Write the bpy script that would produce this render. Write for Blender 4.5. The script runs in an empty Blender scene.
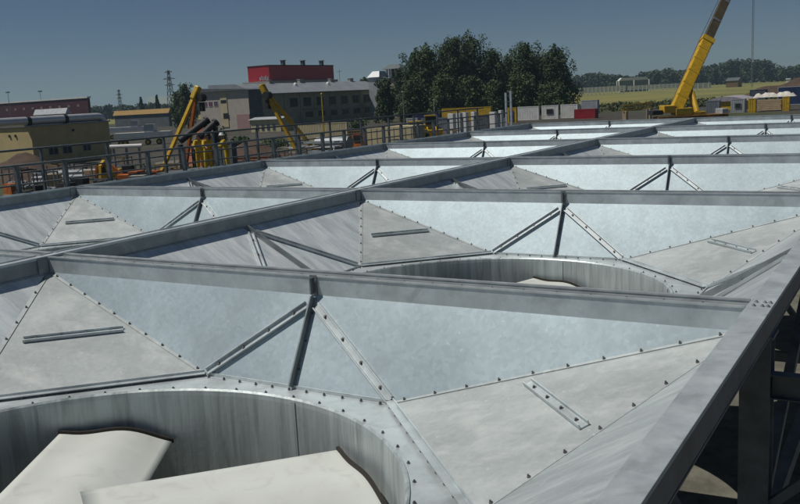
import bpy, bmesh, math, random
from mathutils import Vector, Matrix
random.seed(7)
sc = bpy.context.scene
COL = sc.collection
rad = math.radians

# ------------------------------------------------------------------ camera
F_PX = 877.67                       # focal length in pixels of an 800 px wide picture
CAM = Vector((1.1218, 0.2065, 1.6884))
YAW, PITCH, ROLL = -0.54620, -0.17538, -0.05446
fw = Vector((math.sin(YAW)*math.cos(PITCH), math.cos(YAW)*math.cos(PITCH), math.sin(PITCH)))
rt0 = fw.cross(Vector((0, 0, 1))).normalized(); up0 = rt0.cross(fw)
RT = rt0*math.cos(ROLL) + up0*math.sin(ROLL)
UP = up0*math.cos(ROLL) - rt0*math.sin(ROLL)
cd = bpy.data.cameras.new('camera'); cam = bpy.data.objects.new('camera', cd); COL.objects.link(cam)
cd.sensor_width = 36; cd.lens = F_PX/800*36; cd.clip_start = .05; cd.clip_end = 6000
mw = Matrix((RT, UP, -fw)).transposed().to_4x4(); mw.translation = CAM
cam.matrix_world = mw
sc.camera = cam

# ------------------------------------------------------------------ world, sun, exposure
SUN_AZ, SUN_EL = rad(-122), rad(60)
w = bpy.data.worlds.new('World'); sc.world = w; w.use_nodes = True
nt = w.node_tree; bg = nt.nodes['Background']
sky = nt.nodes.new('ShaderNodeTexSky'); sky.sky_type = 'NISHITA'; sky.sun_disc = False
sky.sun_elevation = SUN_EL; sky.sun_rotation = SUN_AZ
sky.altitude = 3600; sky.air_density = 1.0; sky.dust_density = .3; sky.ozone_density = 3.4
nt.links.new(sky.outputs[0], bg.inputs[0]); bg.inputs[1].default_value = .05
sl = bpy.data.lights.new('sun', 'SUN'); sl.energy = 5.0; sl.angle = rad(.5); sl.color = (1, .95, .87)
so = bpy.data.objects.new('sun', sl); COL.objects.link(so)
sd = Vector((math.sin(SUN_AZ)*math.cos(SUN_EL), math.cos(SUN_AZ)*math.cos(SUN_EL), math.sin(SUN_EL)))
so.rotation_euler = sd.to_track_quat('Z', 'Y').to_euler()
so.location = (-60, -30, 80)
sc.view_settings.view_transform = 'Standard'; sc.view_settings.look = 'None'
sc.view_settings.exposure = -.62; sc.view_settings.gamma = 1; sc.view_settings.use_curve_mapping = False

# ------------------------------------------------------------------ materials
def mat(name, col, rough=.6, metal=0., var=.25, scale=3., col2=None, bump=0., bscale=20., streak=None, spangle=0., detail=5., vary=0., alpha_stain=None):
    m = bpy.data.materials.new(name); m.use_nodes = True
    n = m.node_tree.nodes; l = m.node_tree.links; p = n['Principled BSDF']
    geo = n.new('ShaderNodeNewGeometry')
    mp = n.new('ShaderNodeMapping'); l.new(geo.outputs['Position'], mp.inputs[0])
    if streak: mp.inputs['Scale'].default_value = streak
    no = n.new('ShaderNodeTexNoise'); no.inputs['Scale'].default_value = scale; no.inputs['Detail'].default_value = detail
    no.inputs['Roughness'].default_value = .6
    l.new(mp.outputs[0], no.inputs['Vector'])
    rp = n.new('ShaderNodeValToRGB')
    rp.color_ramp.elements[0].position = .32; rp.color_ramp.elements[1].position = .68
    c2 = col2 if col2 else tuple(min(1, c*(1+var)) for c in col)
    c1 = col if col2 else tuple(c*(1-var) for c in col)
    rp.color_ramp.elements[0].color = (*c1, 1); rp.color_ramp.elements[1].color = (*c2, 1)
    l.new(no.outputs['Fac'], rp.inputs[0]); out = rp.outputs[0]
    if spangle:
        vo = n.new('ShaderNodeTexVoronoi'); vo.inputs['Scale'].default_value = 26
        l.new(geo.outputs['Position'], vo.inputs['Vector'])
        sep = n.new('ShaderNodeSeparateColor'); l.new(vo.outputs['Color'], sep.inputs[0])
        mr = n.new('ShaderNodeMapRange'); mr.inputs['To Min'].default_value = 1-spangle; mr.inputs['To Max'].default_value = 1+spangle
        l.new(sep.outputs[0], mr.inputs[0])
        mx = n.new('ShaderNodeMix'); mx.data_type = 'RGBA'; mx.blend_type = 'MULTIPLY'; mx.inputs[0].default_value = 1
        cb = n.new('ShaderNodeCombineColor')
        for i in range(3): l.new(mr.outputs[0], cb.inputs[i])
        l.new(out, mx.inputs[6]); l.new(cb.outputs[0], mx.inputs[7]); out = mx.outputs[2]
        # flecks of white oxide
        n3 = n.new('ShaderNodeTexNoise'); n3.inputs['Scale'].default_value = 17; n3.inputs['Detail'].default_value = 6
        l.new(geo.outputs['Position'], n3.inputs['Vector'])
        r3 = n.new('ShaderNodeMapRange'); r3.inputs['From Min'].default_value = .66; r3.inputs['From Max'].default_value = .74
        r3.inputs['To Max'].default_value = .6
        l.new(n3.outputs['Fac'], r3.inputs[0])
        m3 = n.new('ShaderNodeMix'); m3.data_type = 'RGBA'; m3.inputs[7].default_value = (.62, .66, .66, 1)
        l.new(r3.outputs[0], m3.inputs[0]); l.new(out, m3.inputs[6]); out = m3.outputs[2]
    if alpha_stain:                     # second, warped layer of pale or dark wiped stains
        sc2, colst, lo, hi, amt, dist = alpha_stain
        n2 = n.new('ShaderNodeTexNoise'); n2.inputs['Scale'].default_value = sc2; n2.inputs['Detail'].default_value = 7
        n2.inputs['Distortion'].default_value = dist; n2.inputs['Roughness'].default_value = .62
        l.new(mp.outputs[0], n2.inputs['Vector'])
        r2 = n.new('ShaderNodeMapRange'); r2.inputs['From Min'].default_value = lo; r2.inputs['From Max'].default_value = hi
        r2.inputs['To Max'].default_value = amt
        l.new(n2.outputs['Fac'], r2.inputs[0])
        m2 = n.new('ShaderNodeMix'); m2.data_type = 'RGBA'; m2.inputs[7].default_value = (*colst, 1)
        l.new(r2.outputs[0], m2.inputs[0]); l.new(out, m2.inputs[6]); out = m2.outputs[2]
    if vary:                            # sheets from different batches
        oi = n.new('ShaderNodeObjectInfo'); vr = n.new('ShaderNodeMapRange'); vr.inputs['To Min'].default_value = 1-vary; vr.inputs['To Max'].default_value = 1+vary
        l.new(oi.outputs['Random'], vr.inputs[0]); vc = n.new('ShaderNodeCombineColor'); mv = n.new('ShaderNodeMix'); mv.data_type = 'RGBA'; mv.blend_type = 'MULTIPLY'; mv.inputs[0].default_value = 1
        for i in range(3): l.new(vr.outputs[0], vc.inputs[i])
        l.new(out, mv.inputs[6]); l.new(vc.outputs[0], mv.inputs[7]); out = mv.outputs[2]
    l.new(out, p.inputs['Base Color'])
    p.inputs['Roughness'].default_value = rough; p.inputs['Metallic'].default_value = metal
    if rough < .75:
        rr = n.new('ShaderNodeMapRange'); rr.inputs['To Min'].default_value = max(.05, rough-.12); rr.inputs['To Max'].default_value = rough+.15
        l.new(no.outputs['Fac'], rr.inputs[0]); l.new(rr.outputs[0], p.inputs['Roughness'])
    if bump:
        nb = n.new('ShaderNodeTexNoise'); nb.inputs['Scale'].default_value = bscale; nb.inputs['Detail'].default_value = 4
        l.new(geo.outputs['Position'], nb.inputs['Vector'])
        b = n.new('ShaderNodeBump'); b.inputs['Strength'].default_value = bump; b.inputs['Distance'].default_value = .02
        l.new(nb.outputs['Fac'], b.inputs['Height']); l.new(b.outputs[0], p.inputs['Normal'])
    return m

ZSHEET = mat('zinc_sheet', (.405, .495, .535), .45, .38, .09, .8, spangle=.07, bump=.45, bscale=.8, detail=8, alpha_stain=(2.4, (.34, .40, .42), .50, .68, .5, .4), vary=.07)
ZSTAIN = mat('weathered_zinc', (.40, .44, .445), .58, .2, .12, 1.1, spangle=.05, bump=.3, bscale=1.0, detail=10, streak=(1, 1.5, 1.2), alpha_stain=(2.7, (.60, .625, .62), .48, .70, .6, .35), vary=.06)
ZSIDE = mat('lightened_streaked_zinc', (.58, .64, .66), .5, .15, .2, 2.2, spangle=.03, streak=(.6, 2.6, .6), bump=.16, bscale=1.6, detail=9, alpha_stain=(2.6, (.80, .82, .82), .5, .66, .7, .9), vary=.05)  # streaked zinc, colour lightened to make up for shade on the west panels
ZEAST = mat('darkened_streaked_zinc', (.37, .41, .425), .5, .2, .2, 2.2, spangle=.03, streak=(.6, 2.6, .6), bump=.16, bscale=1.6, detail=9, alpha_stain=(2.6, (.55, .575, .575), .5, .66, .7, .9), vary=.05)  # same streaked zinc, colour darkened where the east panels face the sun
ZRING = mat('streaked_ring_zinc', (.46, .52, .53), .45, .4, .2, 2.2, streak=(4, 4, .3), bump=.08, detail=8, alpha_stain=(2.8, (.24, .28, .28), .49, .66, .65, .6))
ZBEAM = mat('beam_zinc', (.52, .575, .59), .48, .4, .16, 3., spangle=.03, bump=.05, bscale=8, detail=8, alpha_stain=(3.2, (.36, .40, .405), .52, .66, .6, .8), vary=.05)
ZDARK = mat('dark_beam_zinc', (.26, .295, .305), .5, .4, .2, 3., bump=.04, bscale=8, detail=8, alpha_stain=(3.5, (.44, .47, .47), .56, .68, .5, .8))
ZLIGHT = mat('lit_edge_zinc', (.55, .58, .58), .4, .5, .15, 6.)  # brighter zinc, light on the lip tops is put into the colour
BOLT = mat('bolt_steel', (.15, .155, .155), .5, .5, .4, 30.)
BLADE = mat('blade_white', (.66, .69, .65), .42, 0, .06, 1.5, detail=9, alpha_stain=(4.5, (.46, .46, .42), .54, .74, .45, 1.0))
CAPM = mat('blade_tip_dark', (.022, .017, .013), .7, 0, .4, 20.)
COLS = mat('column_steel', (.20, .205, .205), .55, .2, .3, 4.)
RAILM = mat('rail_steel', (.10, .12, .13), .55, .3, .25, 6.)
RAILW = mat('rail_pale', (.42, .48, .50), .5, .3, .2, 6.)
GRATE = mat('grating', (.14, .15, .15), .6, .4, .3, 8.)
YEL = mat('crane_yellow', (.60, .36, .014), .42, 0, .18, 2.5)
YEL2 = mat('machine_yellow', (.54, .35, .016), .45, 0, .22, 2.)
ORG = mat('orange_paint', (.42, .12, .02), .5, 0, .25, 2.)
BLK = mat('black_rubber', (.02, .02, .022), .6, 0, .4, 4.)
GLS = mat('dark_glass', (.012, .014, .016), .5, 0, .2, 2.)
WHT = mat('white_paint', (.74, .74, .71), .5, 0, .10, 1.2)
GRYM = mat('grey_metal', (.24, .26, .28), .45, .4, .15, 1.5)
LGRY = mat('pale_grey_sheet', (.42, .44, .46), .5, .2, .12, 1.2)
SILV = mat('silver_cladding', (.62, .63, .64), .38, .45, .08, 1.5)
TAN = mat('tan_render', (.50, .41, .20), .8, 0, .10, .8)
CREAM = mat('cream_panel', (.50, .44, .27), .75, 0, .12, .8)
BROWN = mat('brown_panel', (.17, .12, .055), .7, 0, .2, 1.)
REDD = mat('dark_red_cladding', (.065, .010, .016), .6, 0, .25, .5)
RED = mat('red_cladding', (.42, .018, .035), .5, 0, .1, .5)
REDC = mat('red_container_paint', (.35, .02, .03), .5, 0, .15, 1.)
GRN = mat('green_paint', (.06, .24, .06), .5, 0, .15, 1.)
BLU = mat('blue_paint', (.022, .045, .13), .5, 0, .2, 1.)
PINK = mat('pink_render', (.36, .22, .21), .8, 0, .08, .6)
GREYR = mat('grey_render', (.44, .40, .35), .8, 0, .08, .6)
OLIVE = mat('olive_render', (.36, .34, .24), .8, 0, .12, .5)
SLATE = mat('slate_cladding', (.10, .12, .13), .7, 0, .2, .6)
ROOFG = mat('grey_roof_sheet', (.30, .32, .34), .45, .2, .12, .5)
CONC = mat('concrete', (.34, .33, .30), .85, 0, .18, 2.)
PALEW = mat('pale_wood', (.48, .36, .22), .8, 0, .18, 2.)
CLOTH = mat('white_cloth', (.62, .60, .54), .9, 0, .12, 3.)
BARK = mat('bark', (.07, .05, .035), .9, 0, .3, 3.)
SKIN = mat('skin', (.36, .20, .14), .6, 0, .08, 20.)
HIVIS = mat('yellow_workwear', (.50, .33, .015), .8, 0, .2, 8.)
HAIRM = mat('dark_hair', (.03, .022, .018), .7, 0, .3, 30.)
def leafmat(name, a, b, s):
    return mat(name, a, .85, 0, .3, s, col2=b, detail=6)
LEAF = [leafmat('poplar_leaf', (.024, .050, .020), (.075, .115, .038), .35), leafmat('maple_leaf', (.028, .058, .022), (.085, .125, .042), .4), leafmat('birch_leaf', (.042, .075, .026), (.105, .14, .05), .5)]
FARLEAF = leafmat('far_leaf', (.016, .034, .016), (.05, .075, .03), .06)
WEED = leafmat('weed_leaf', (.04, .06, .02), (.11, .12, .045), .2)
DIRT = mat('mound_soil', (.075, .048, .034), .95, 0, .3, .8, bump=.6, bscale=2)

# ------------------------------------------------------------------ mesh helpers
class G:
    def __init__(s): s.v = []; s.f = []; s.mi = []; s.m = 0
    def face(s, pts):
        i = len(s.v); s.v += [Vector(p) for p in pts]; s.f.append(tuple(range(i, i+len(pts)))); s.mi.append(s.m)
    def mesh(s, vs, fs):
        i = len(s.v); s.v += [Vector(p) for p in vs]
        for f in fs: s.f.append(tuple(i+k for k in f)); s.mi.append(s.m)
    def hexa(s, p):                                      # 8 corners: bottom 4, top 4
        s.mesh(p, [(3, 2, 1, 0), (4, 5, 6, 7), (0, 1, 5, 4), (1, 2, 6, 5), (2, 3, 7, 6), (3, 0, 4, 7)])
    def box(s, x0, x1, y0, y1, z0, z1):
        s.hexa([(x0, y0, z0), (x1, y0, z0), (x1, y1, z0), (x0, y1, z0), (x0, y0, z1), (x1, y0, z1), (x1, y1, z1), (x0, y1, z1)])
    def bar(s, p, q, wd, h, up=(0, 0, 1), lift=0., side=0.):
        p = Vector(p); q = Vector(q); d = (q-p).normalized(); u = Vector(up); u = (u-d*u.dot(d)).normalized(); r = d.cross(u)
        a = []
        for k in (lift, lift+h):
            for base, sg in ((p, -1), (p, 1), (q, 1), (q, -1)):
                a.append(base + r*(side+sg*wd/2) + u*k)
        s.hexa(a)
    def slab(s, pts, t):                                 # polygon facing its normal, thickness t behind it
        pts = [Vector(p) for p in pts]; n = (pts[1]-pts[0]).cross(pts[2]-pts[1]).normalized(); k = len(pts)
        vs = pts + [p-n*t for p in pts]
        s.mesh(vs, [tuple(range(k)), tuple(range(2*k-1, k-1, -1))] + [(i, i+k, (i+1) % k+k, (i+1) % k) for i in range(k)])
    def tube(s, p, q, r, n=8, r2=None, caps=True):
        p = Vector(p); q = Vector(q); d = (q-p).normalized(); a = d.orthogonal().normalized(); b = d.cross(a); r2 = r if r2 is None else r2
        vs = [p+(a*math.cos(t)+b*math.sin(t))*r for t in [2*math.pi*i/n for i in range(n)]] + [q+(a*math.cos(t)+b*math.sin(t))*r2 for t in [2*math.pi*i/n for i in range(n)]]
        fs = [(i, (i+1) % n, n+(i+1) % n, n+i) for i in range(n)]
        if caps: fs += [tuple(range(n-1, -1, -1)), tuple(range(n, 2*n))]
        s.mesh(vs, fs)
    def path(s, pts, r, n=10):
        pts = [Vector(p) for p in pts]; vs = []; ref = None
        for i, p in enumerate(pts):
            d = (pts[min(i+1, len(pts)-1)]-pts[max(i-1, 0)]).normalized()
            a = d.orthogonal().normalized() if ref is None else (ref-d*ref.dot(d)).normalized(); ref = a; b = d.cross(a)
            vs += [p+(a*math.cos(2*math.pi*k/n)+b*math.sin(2*math.pi*k/n))*r for k in range(n)]
        fs = [(i*n+k, i*n+(k+1) % n, (i+1)*n+(k+1) % n, (i+1)*n+k) for i in range(len(pts)-1) for k in range(n)]
        s.mesh(vs, fs+[tuple(range(n-1, -1, -1)), tuple(range((len(pts)-1)*n, len(pts)*n))])
    def lathe(s, prof, c=(0, 0, 0), n=48, a0=0, a1=2*math.pi):
        full = abs(a1-a0-2*math.pi) < 1e-6; k = n if full else n+1; vs = []
        for r, z in prof:
            for i in range(k):
                t = a0+(a1-a0)*i/n; vs.append((c[0]+r*math.cos(t), c[1]+r*math.sin(t), c[2]+z))
        fs = []
        for j in range(len(prof)-1):
            for i in range(n):
                i2 = (i+1) % k; fs.append((j*k+i, j*k+i2, (j+1)*k+i2, (j+1)*k+i))
        s.mesh(vs, fs)
    def bolt(s, p, nrm, r=.0125, h=.026):
        nrm = Vector(nrm).normalized(); p = Vector(p); s.tube(p, p+nrm*h*.45, r*1.35, 6); s.tube(p+nrm*h*.45, p+nrm*h, r*.7, 6)
    def build(s, name, mats, parent=None, smooth=False, org=None, bevel=0.):
        me = bpy.data.meshes.new(name)
        o = bpy.data.objects.new(name, me); COL.objects.link(o)
        off = Vector((0, 0, 0)); q = parent
        while q is not None: off += q.location; q = q.parent
        if parent is None and org is not None: off = Vector(org)
        me.from_pydata([tuple(v-off) for v in s.v], [], s.f)
        mats = mats if isinstance(mats, (list, tuple)) else [mats]
        for m in mats: me.materials.append(m)
        me.polygons.foreach_set('material_index', s.mi)
        if smooth: me.polygons.foreach_set('use_smooth', [True]*len(s.f))
        me.update()
        if parent is not None: o.parent = parent
        elif org is not None: o.location = org
        if bevel:
            b = o.modifiers.new('bevel', 'BEVEL'); b.width = bevel; b.segments = 2; b.limit_method = 'ANGLE'
        return o
def tag(o, label=None, cat=None, group=None, kind=None):
    for k, v in (('label', label), ('category', cat), ('group', group), ('kind', kind)):
        if v: o[k] = v
    return o
def thing(name, loc, label, cat, group=None):
    o = bpy.data.objects.new(name, None); COL.objects.link(o); o.location = loc; o.empty_display_size = .2
    return tag(o, label, cat, group)
def dup(root, loc, label=None, skip=()):
    r = root.copy(); COL.objects.link(r); r.location = loc
    if label: r['label'] = label
    def rec(src, dst):
        for ch in list(src.children):
            if ch.name.split('.')[0] in skip: continue
            c = ch.copy(); COL.objects.link(c); c.parent = dst; rec(ch, c)
    rec(root, r); return r
ORD = ['first', 'second', 'third', 'fourth', 'fifth', 'sixth', 'seventh']

# picture geometry: a point seen at column px, row py (of 800x504) at a given depth; the ground under a column
ZG = -4.2
def at(px, py, D): return CAM + RT*((px-400)/F_PX*D) - UP*((py-252)/F_PX*D) + fw*D
def hor(px): return 97.0-(px-400)*.0545
def gp(px, D, z=ZG):
    p = at(px, hor(px), D); return Vector((p.x, p.y, z))
def zat(px, py, D): return at(px, py, D).z
def onx(px, X):                     # y where the column px meets the plane x = X
    p = at(px, hor(px), 1.)-CAM; return CAM.y + p.y*(X-CAM.x)/p.x
def ony(px, Y):
    p = at(px, hor(px), 1.)-CAM; return CAM.x + p.x*(Y-CAM.y)/p.y
def foot(pl, pc, pr, D):            # plan of a block squared to the site: south face pl..pc, east face pc..pr
    c = gp(pc, D); return ony(pl, c.y), c.x, c.y, onx(pr, c.x)

# ------------------------------------------------------------------ ground, field
def ground():
    m = bpy.data.materials.new('site_ground'); m.use_nodes = True
    n = m.node_tree.nodes; l = m.node_tree.links; p = n['Principled BSDF']; p.inputs['Roughness'].default_value = .95
    geo = n.new('ShaderNodeNewGeometry')
    def noise(s, d=6, dist=0):
        t = n.new('ShaderNodeTexNoise'); t.inputs['Scale'].default_value = s; t.inputs['Detail'].default_value = d; t.inputs['Distortion'].default_value = dist
        l.new(geo.outputs['Position'], t.inputs['Vector']); return t.outputs['Fac']
    def ramp(f, e):
        r = n.new('ShaderNodeValToRGB'); el = r.color_ramp.elements
        el[0].position, el[0].color = e[0][0], (*e[0][1], 1); el[1].position, el[1].color = e[-1][0], (*e[-1][1], 1)
        for q, c in e[1:-1]: k = el.new(q); k.color = (*c, 1)
        l.new(f, r.inputs[0]); return r.outputs[0]
    a = ramp(noise(.06, 6, .5), [(.35, (.030, .027, .021)), (.5, (.046, .041, .032)), (.65, (.080, .075, .062))])
    b = ramp(noise(.9, 8), [(.3, (.02, .018, .015)), (.7, (.09, .083, .066))])
    g = ramp(noise(.3, 6), [(.3, (.028, .04, .015)), (.7, (.065, .075, .028))])
    mx = n.new('ShaderNodeMix'); mx.data_type = 'RGBA'; mx.inputs[0].default_value = .45; l.new(a, mx.inputs[6]); l.new(b, mx.inputs[7])
    mr = n.new('ShaderNodeMapRange'); mr.inputs['From Min'].default_value = .54; mr.inputs['From Max'].default_value = .6; l.new(noise(.035, 4, .4), mr.inputs[0])
    m2 = n.new('ShaderNodeMix'); m2.data_type = 'RGBA'; l.new(mr.outputs[0], m2.inputs[0]); l.new(mx.outputs[2], m2.inputs[6]); l.new(g, m2.inputs[7])
    l.new(m2.outputs[2], p.inputs['Base Color'])
    bm = n.new('ShaderNodeBump'); bm.inputs['Strength'].default_value = .5; bm.inputs['Distance'].default_value = .15; l.new(noise(1.4, 6), bm.inputs['Height']); l.new(bm.outputs[0], p.inputs['Normal'])
    g_ = G(); N = 24; R = 4500
    for i in range(N):
        for j in range(N):
            x = -R+2*R*i/N; y = -R+2*R*j/N; d = 2*R/N
            g_.face([(x, y, ZG), (x+d, y, ZG), (x+d, y+d, ZG), (x, y+d, ZG)])
    tag(g_.build('ground', m), kind='structure')
ground()
FIELD = mat('dry_grass_field', (.17, .165, .042), .95, 0, .2, .02, col2=(.24, .22, .06), detail=8, alpha_stain=(.012, (.10, .12, .035), .48, .62, .7, .5))
fg = G(); fz = ZG+.05
fg.face([gp(560, 240, fz), gp(1000, 215, fz), gp(1300, 1200, fz), gp(1000, 1500, fz), gp(560, 1500, fz)][::1])
tag(fg.build('field', FIELD), kind='structure')
fl = G(); fl.face([gp(-200, 420, fz), gp(250, 420, fz), gp(400, 1400, fz), gp(-300, 1400, fz)])
tag(fl.build('meadow', FIELD), kind='structure')
rd = G(); rd.face([gp(150, 92, ZG+.02), gp(330, 118, ZG+.02), gp(330, 124, ZG+.02), gp(150, 98, ZG+.02)])
tag(rd.build('site_road', mat('pale_gravel', (.15, .135, .11), .95, 0, .25, .5)), kind='structure')

gv = G(); gv.box(-22, 12, -4, 48, ZG-.2, ZG+.015)  # added paler ground, bounces light into the shade under the deck
tag(gv.build('pale_bounce_pad', mat('pale_bounce_ground', (.13, .125, .10), .95, 0, .3, 3., detail=9, bump=.6, bscale=14)), kind='structure')
# ------------------------------------------------------------------ fan deck: cells, beams, fans
LX, LY, NR = 8.0, 6.927, 6
CX, CY = -4.0, 3.8                                   # centre of the first fan opening
OA, OH, OZ, TZ = 2.72, 1.127, -1.0, -.19
XL, XR, YN, YF = -4.0, 4.005, -3.5, 3.177            # clear opening between the beams, from the cell centre
RR = 2.47
top = {'NW': Vector((XL, YF, TZ)), 'NE': Vector((XR, YF, TZ)), 'SE': Vector((XR, YN, TZ)), 'SW': Vector((XL, YN, TZ))}
octo = [Vector((OA*a if abs(a) == 1 else OH*math.copysign(1, a), OA*b if abs(b) == 1 else OH*math.copysign(1, b), OZ)) for a, b in
        ((1, -.5), (1, .5), (.5, 1), (-.5, 1), (-1, .5), (-1, -.5), (-.5, -1), (.5, -1))]
def channel(g, p, q, n, wd=.085, h=.034, bolts=4):
    p = Vector(p); q = Vector(q)
    g.bar(p, q, wd, .008, n, .004)
    g.bar(p, q, .012, h, n, .006, wd/2-.006); g.bar(p, q, .012, h, n, .006, -wd/2+.006)
    g.m = 1
    for i in range(bolts):
        g.bolt(p.lerp(q, (i+.5)/bolts if bolts > 1 else .5), n, .015, .03)
    g.m = 0
def make_cell():
    c = thing('fan_plenum', (CX, CY, 0), None, 'fan plenum', 'zinc fan plenums sunk between the deck beams')
    def side(a, b, o1, o2, m):                       # a,b top corners, o1 below a, o2 below b ; wound to face up
        g = G(); pts = [b, o2, o1, a]; n = (pts[1]-pts[0]).cross(pts[2]-pts[1]).normalized()
        
        if n.z < 0: pts.reverse(); n = -n
        W = [p+c.location for p in pts]; g.slab(W, .004)
        pan = g.build('side_panel', m, c)
        tm = (W[0]+W[3])/2; bm_ = (W[1]+W[2])/2
        s = G(); s.bar(tm.lerp(bm_, .03), bm_, .05, .010, n, .003); s.bar(tm.lerp(bm_, .03), bm_, .016, .07, n, .003)
        s.m = 1
        for k in range(3): s.bolt(tm.lerp(bm_, .2+.3*k)+(W[3]-W[0]).normalized()*.02, n, .012, .02)
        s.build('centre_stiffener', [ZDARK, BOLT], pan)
        for e, far in ((W[1], W[0]), (W[2], W[3])):
            s = G(); st = tm.lerp(bm_, .12)+(far-tm).normalized()*.06; channel(s, st, st.lerp(e, .97), n); s.build('diagonal_stiffener', [ZBEAM, BOLT], pan)
        return n
    nN = side(top['NE'], top['NW'], octo[2], octo[3], ZSHEET)
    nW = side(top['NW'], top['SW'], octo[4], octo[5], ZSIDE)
    nS = side(top['SW'], top['SE'], octo[6], octo[7], ZSHEET)
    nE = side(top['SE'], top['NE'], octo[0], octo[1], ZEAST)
    def corner(a, o1, o2, n1, n2):                   # o1, o2 wound so that the face looks up
        g = G(); W = [a+c.location, o2+c.location, o1+c.location]; n = (W[1]-W[0]).cross(W[2]-W[1]).normalized()
        if n.z < 0: W = [W[0], W[2], W[1]]; n = -n; n1, n2 = n2, n1
        g.slab([p+n*.005 for p in W], .004)
        pan = g.build('corner_panel', ZSTAIN, c)
        s = G(); L1 = W[0].lerp(W[1], .60); L2 = W[0].lerp(W[2], .60); channel(s, L1.lerp(L2, .14)+n*.005, L1.lerp(L2, .90)+n*.005, n, .085, .034, 4); s.build('panel_stiffener', [ZBEAM, BOLT], pan)
        f = G()
        for e, ns in ((W[1], n1), (W[2], n2)):
            mid = (W[1]+W[2])/2; inn = (mid-e).normalized()
            f.m = 0; f.bar(W[0].lerp(e, .03), e, .05, .008, n, .006)
            f.m = 1; nb = max(4, int((e-W[0]).length/.29))
            for i in range(nb): f.bolt(W[0].lerp(e, (i+.6)/nb)+n*.012, n, .0105, .026)
        f.build('seam_flange', [ZSTAIN, BOLT], c)
    corner(top['NE'], octo[1], octo[2], nE, nN); corner(top['NW'], octo[3], octo[4], nN, nW)
    corner(top['SW'], octo[5], octo[6], nW, nS); corner(top['SE'], octo[7], octo[0], nS, nE)
    # collar plate between the octagon and the round fan ring
    g = G(); K = 96; O = c.location
    def od(t):
        return min(OA/abs(math.cos(t-k*math.pi/4)) for k in range(8) if abs(math.cos(t-k*math.pi/4)) > .9) if True else 0
    ring = []
    for i in range(K):
        t = 2*math.pi*i/K; d = OA/max(math.cos(t-k*math.pi/4) for k in range(8))
        ring.append((t, d))
    for i in range(K):
        (t, d), (u, e) = ring[i], ring[(i+1) % K]
        P = lambda r, th, z: O+Vector((r*math.cos(th), r*math.sin(th), z))
        g.face([P(RR, t, OZ-.006), P(d, t, OZ-.006), P(e, u, OZ-.006), P(RR, u, OZ-.006)])
        g.face([P(RR, u, OZ-.016), P(e, u, OZ-.016), P(d, t, OZ-.016), P(RR, t, OZ-.016)])
    for i in range(8):
        a, b = octo[i]+O, octo[(i+1) % 8]+O; inn = -((a+b)/2-O-Vector((0, 0, OZ))).normalized()
        cornerq = i in (1, 3, 5, 7)
        g.bar(a, b, .012, .055 if i % 2 == 1 else .03, (0, 0, 1), -.004)         # upstand angle
        if i % 2 == 1: g.bar(a, b, .07, .008, (0, 0, 1), .02, -.035)
        g.m = 1
        for k in range(11):
            p = a.lerp(b, (k+.5)/11); g.bolt(p+inn*.055, (0, 0, 1), .0105, .022)
        g.m = 0
    g.m = 1
    for i in range(48):
        t = 2*math.pi*(i+.5)/48; g.bolt(O+Vector(((RR+.055)*math.cos(t), (RR+.055)*math.sin(t), OZ-.004)), (0, 0, 1), .010, .018)
    g.build('collar_plate', [ZBEAM, BOLT], c)
    g = G(); prof = [(RR+.02, .006), (RR+.004, .012), (RR-.012, -.006), (RR-.016, -.05), (RR-.018, -.45), (RR-.018, -1.25), (RR-.008, -1.25), (RR-.004, -.05), (RR+.02, -.004)]
    g.lathe(prof, (O.x, O.y, OZ), 96)
    for k in range(6):
        t = rad(85)+k*math.pi/3; a = O+Vector(((RR-.02)*math.cos(t), (RR-.02)*math.sin(t), OZ-.02)); g.bar(a, a-Vector((0, 0, 1.2)), .05, .006, (-math.cos(t), -math.sin(t), 0), 0)
    g.build('fan_ring', ZRING, c, smooth=False)
    return c
cell0 = make_cell()
def cellname(i, j):
    side = 'right-hand' if i == 0 else 'left-hand'
    if (i, j) == (0, 0): return 'nearest zinc sheet funnel with white fan blades showing in its round opening'
    return '%s zinc sheet funnel from the front in the %s row of the deck' % (ORD[j], side)
cell0['label'] = cellname(0, 0)

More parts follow.
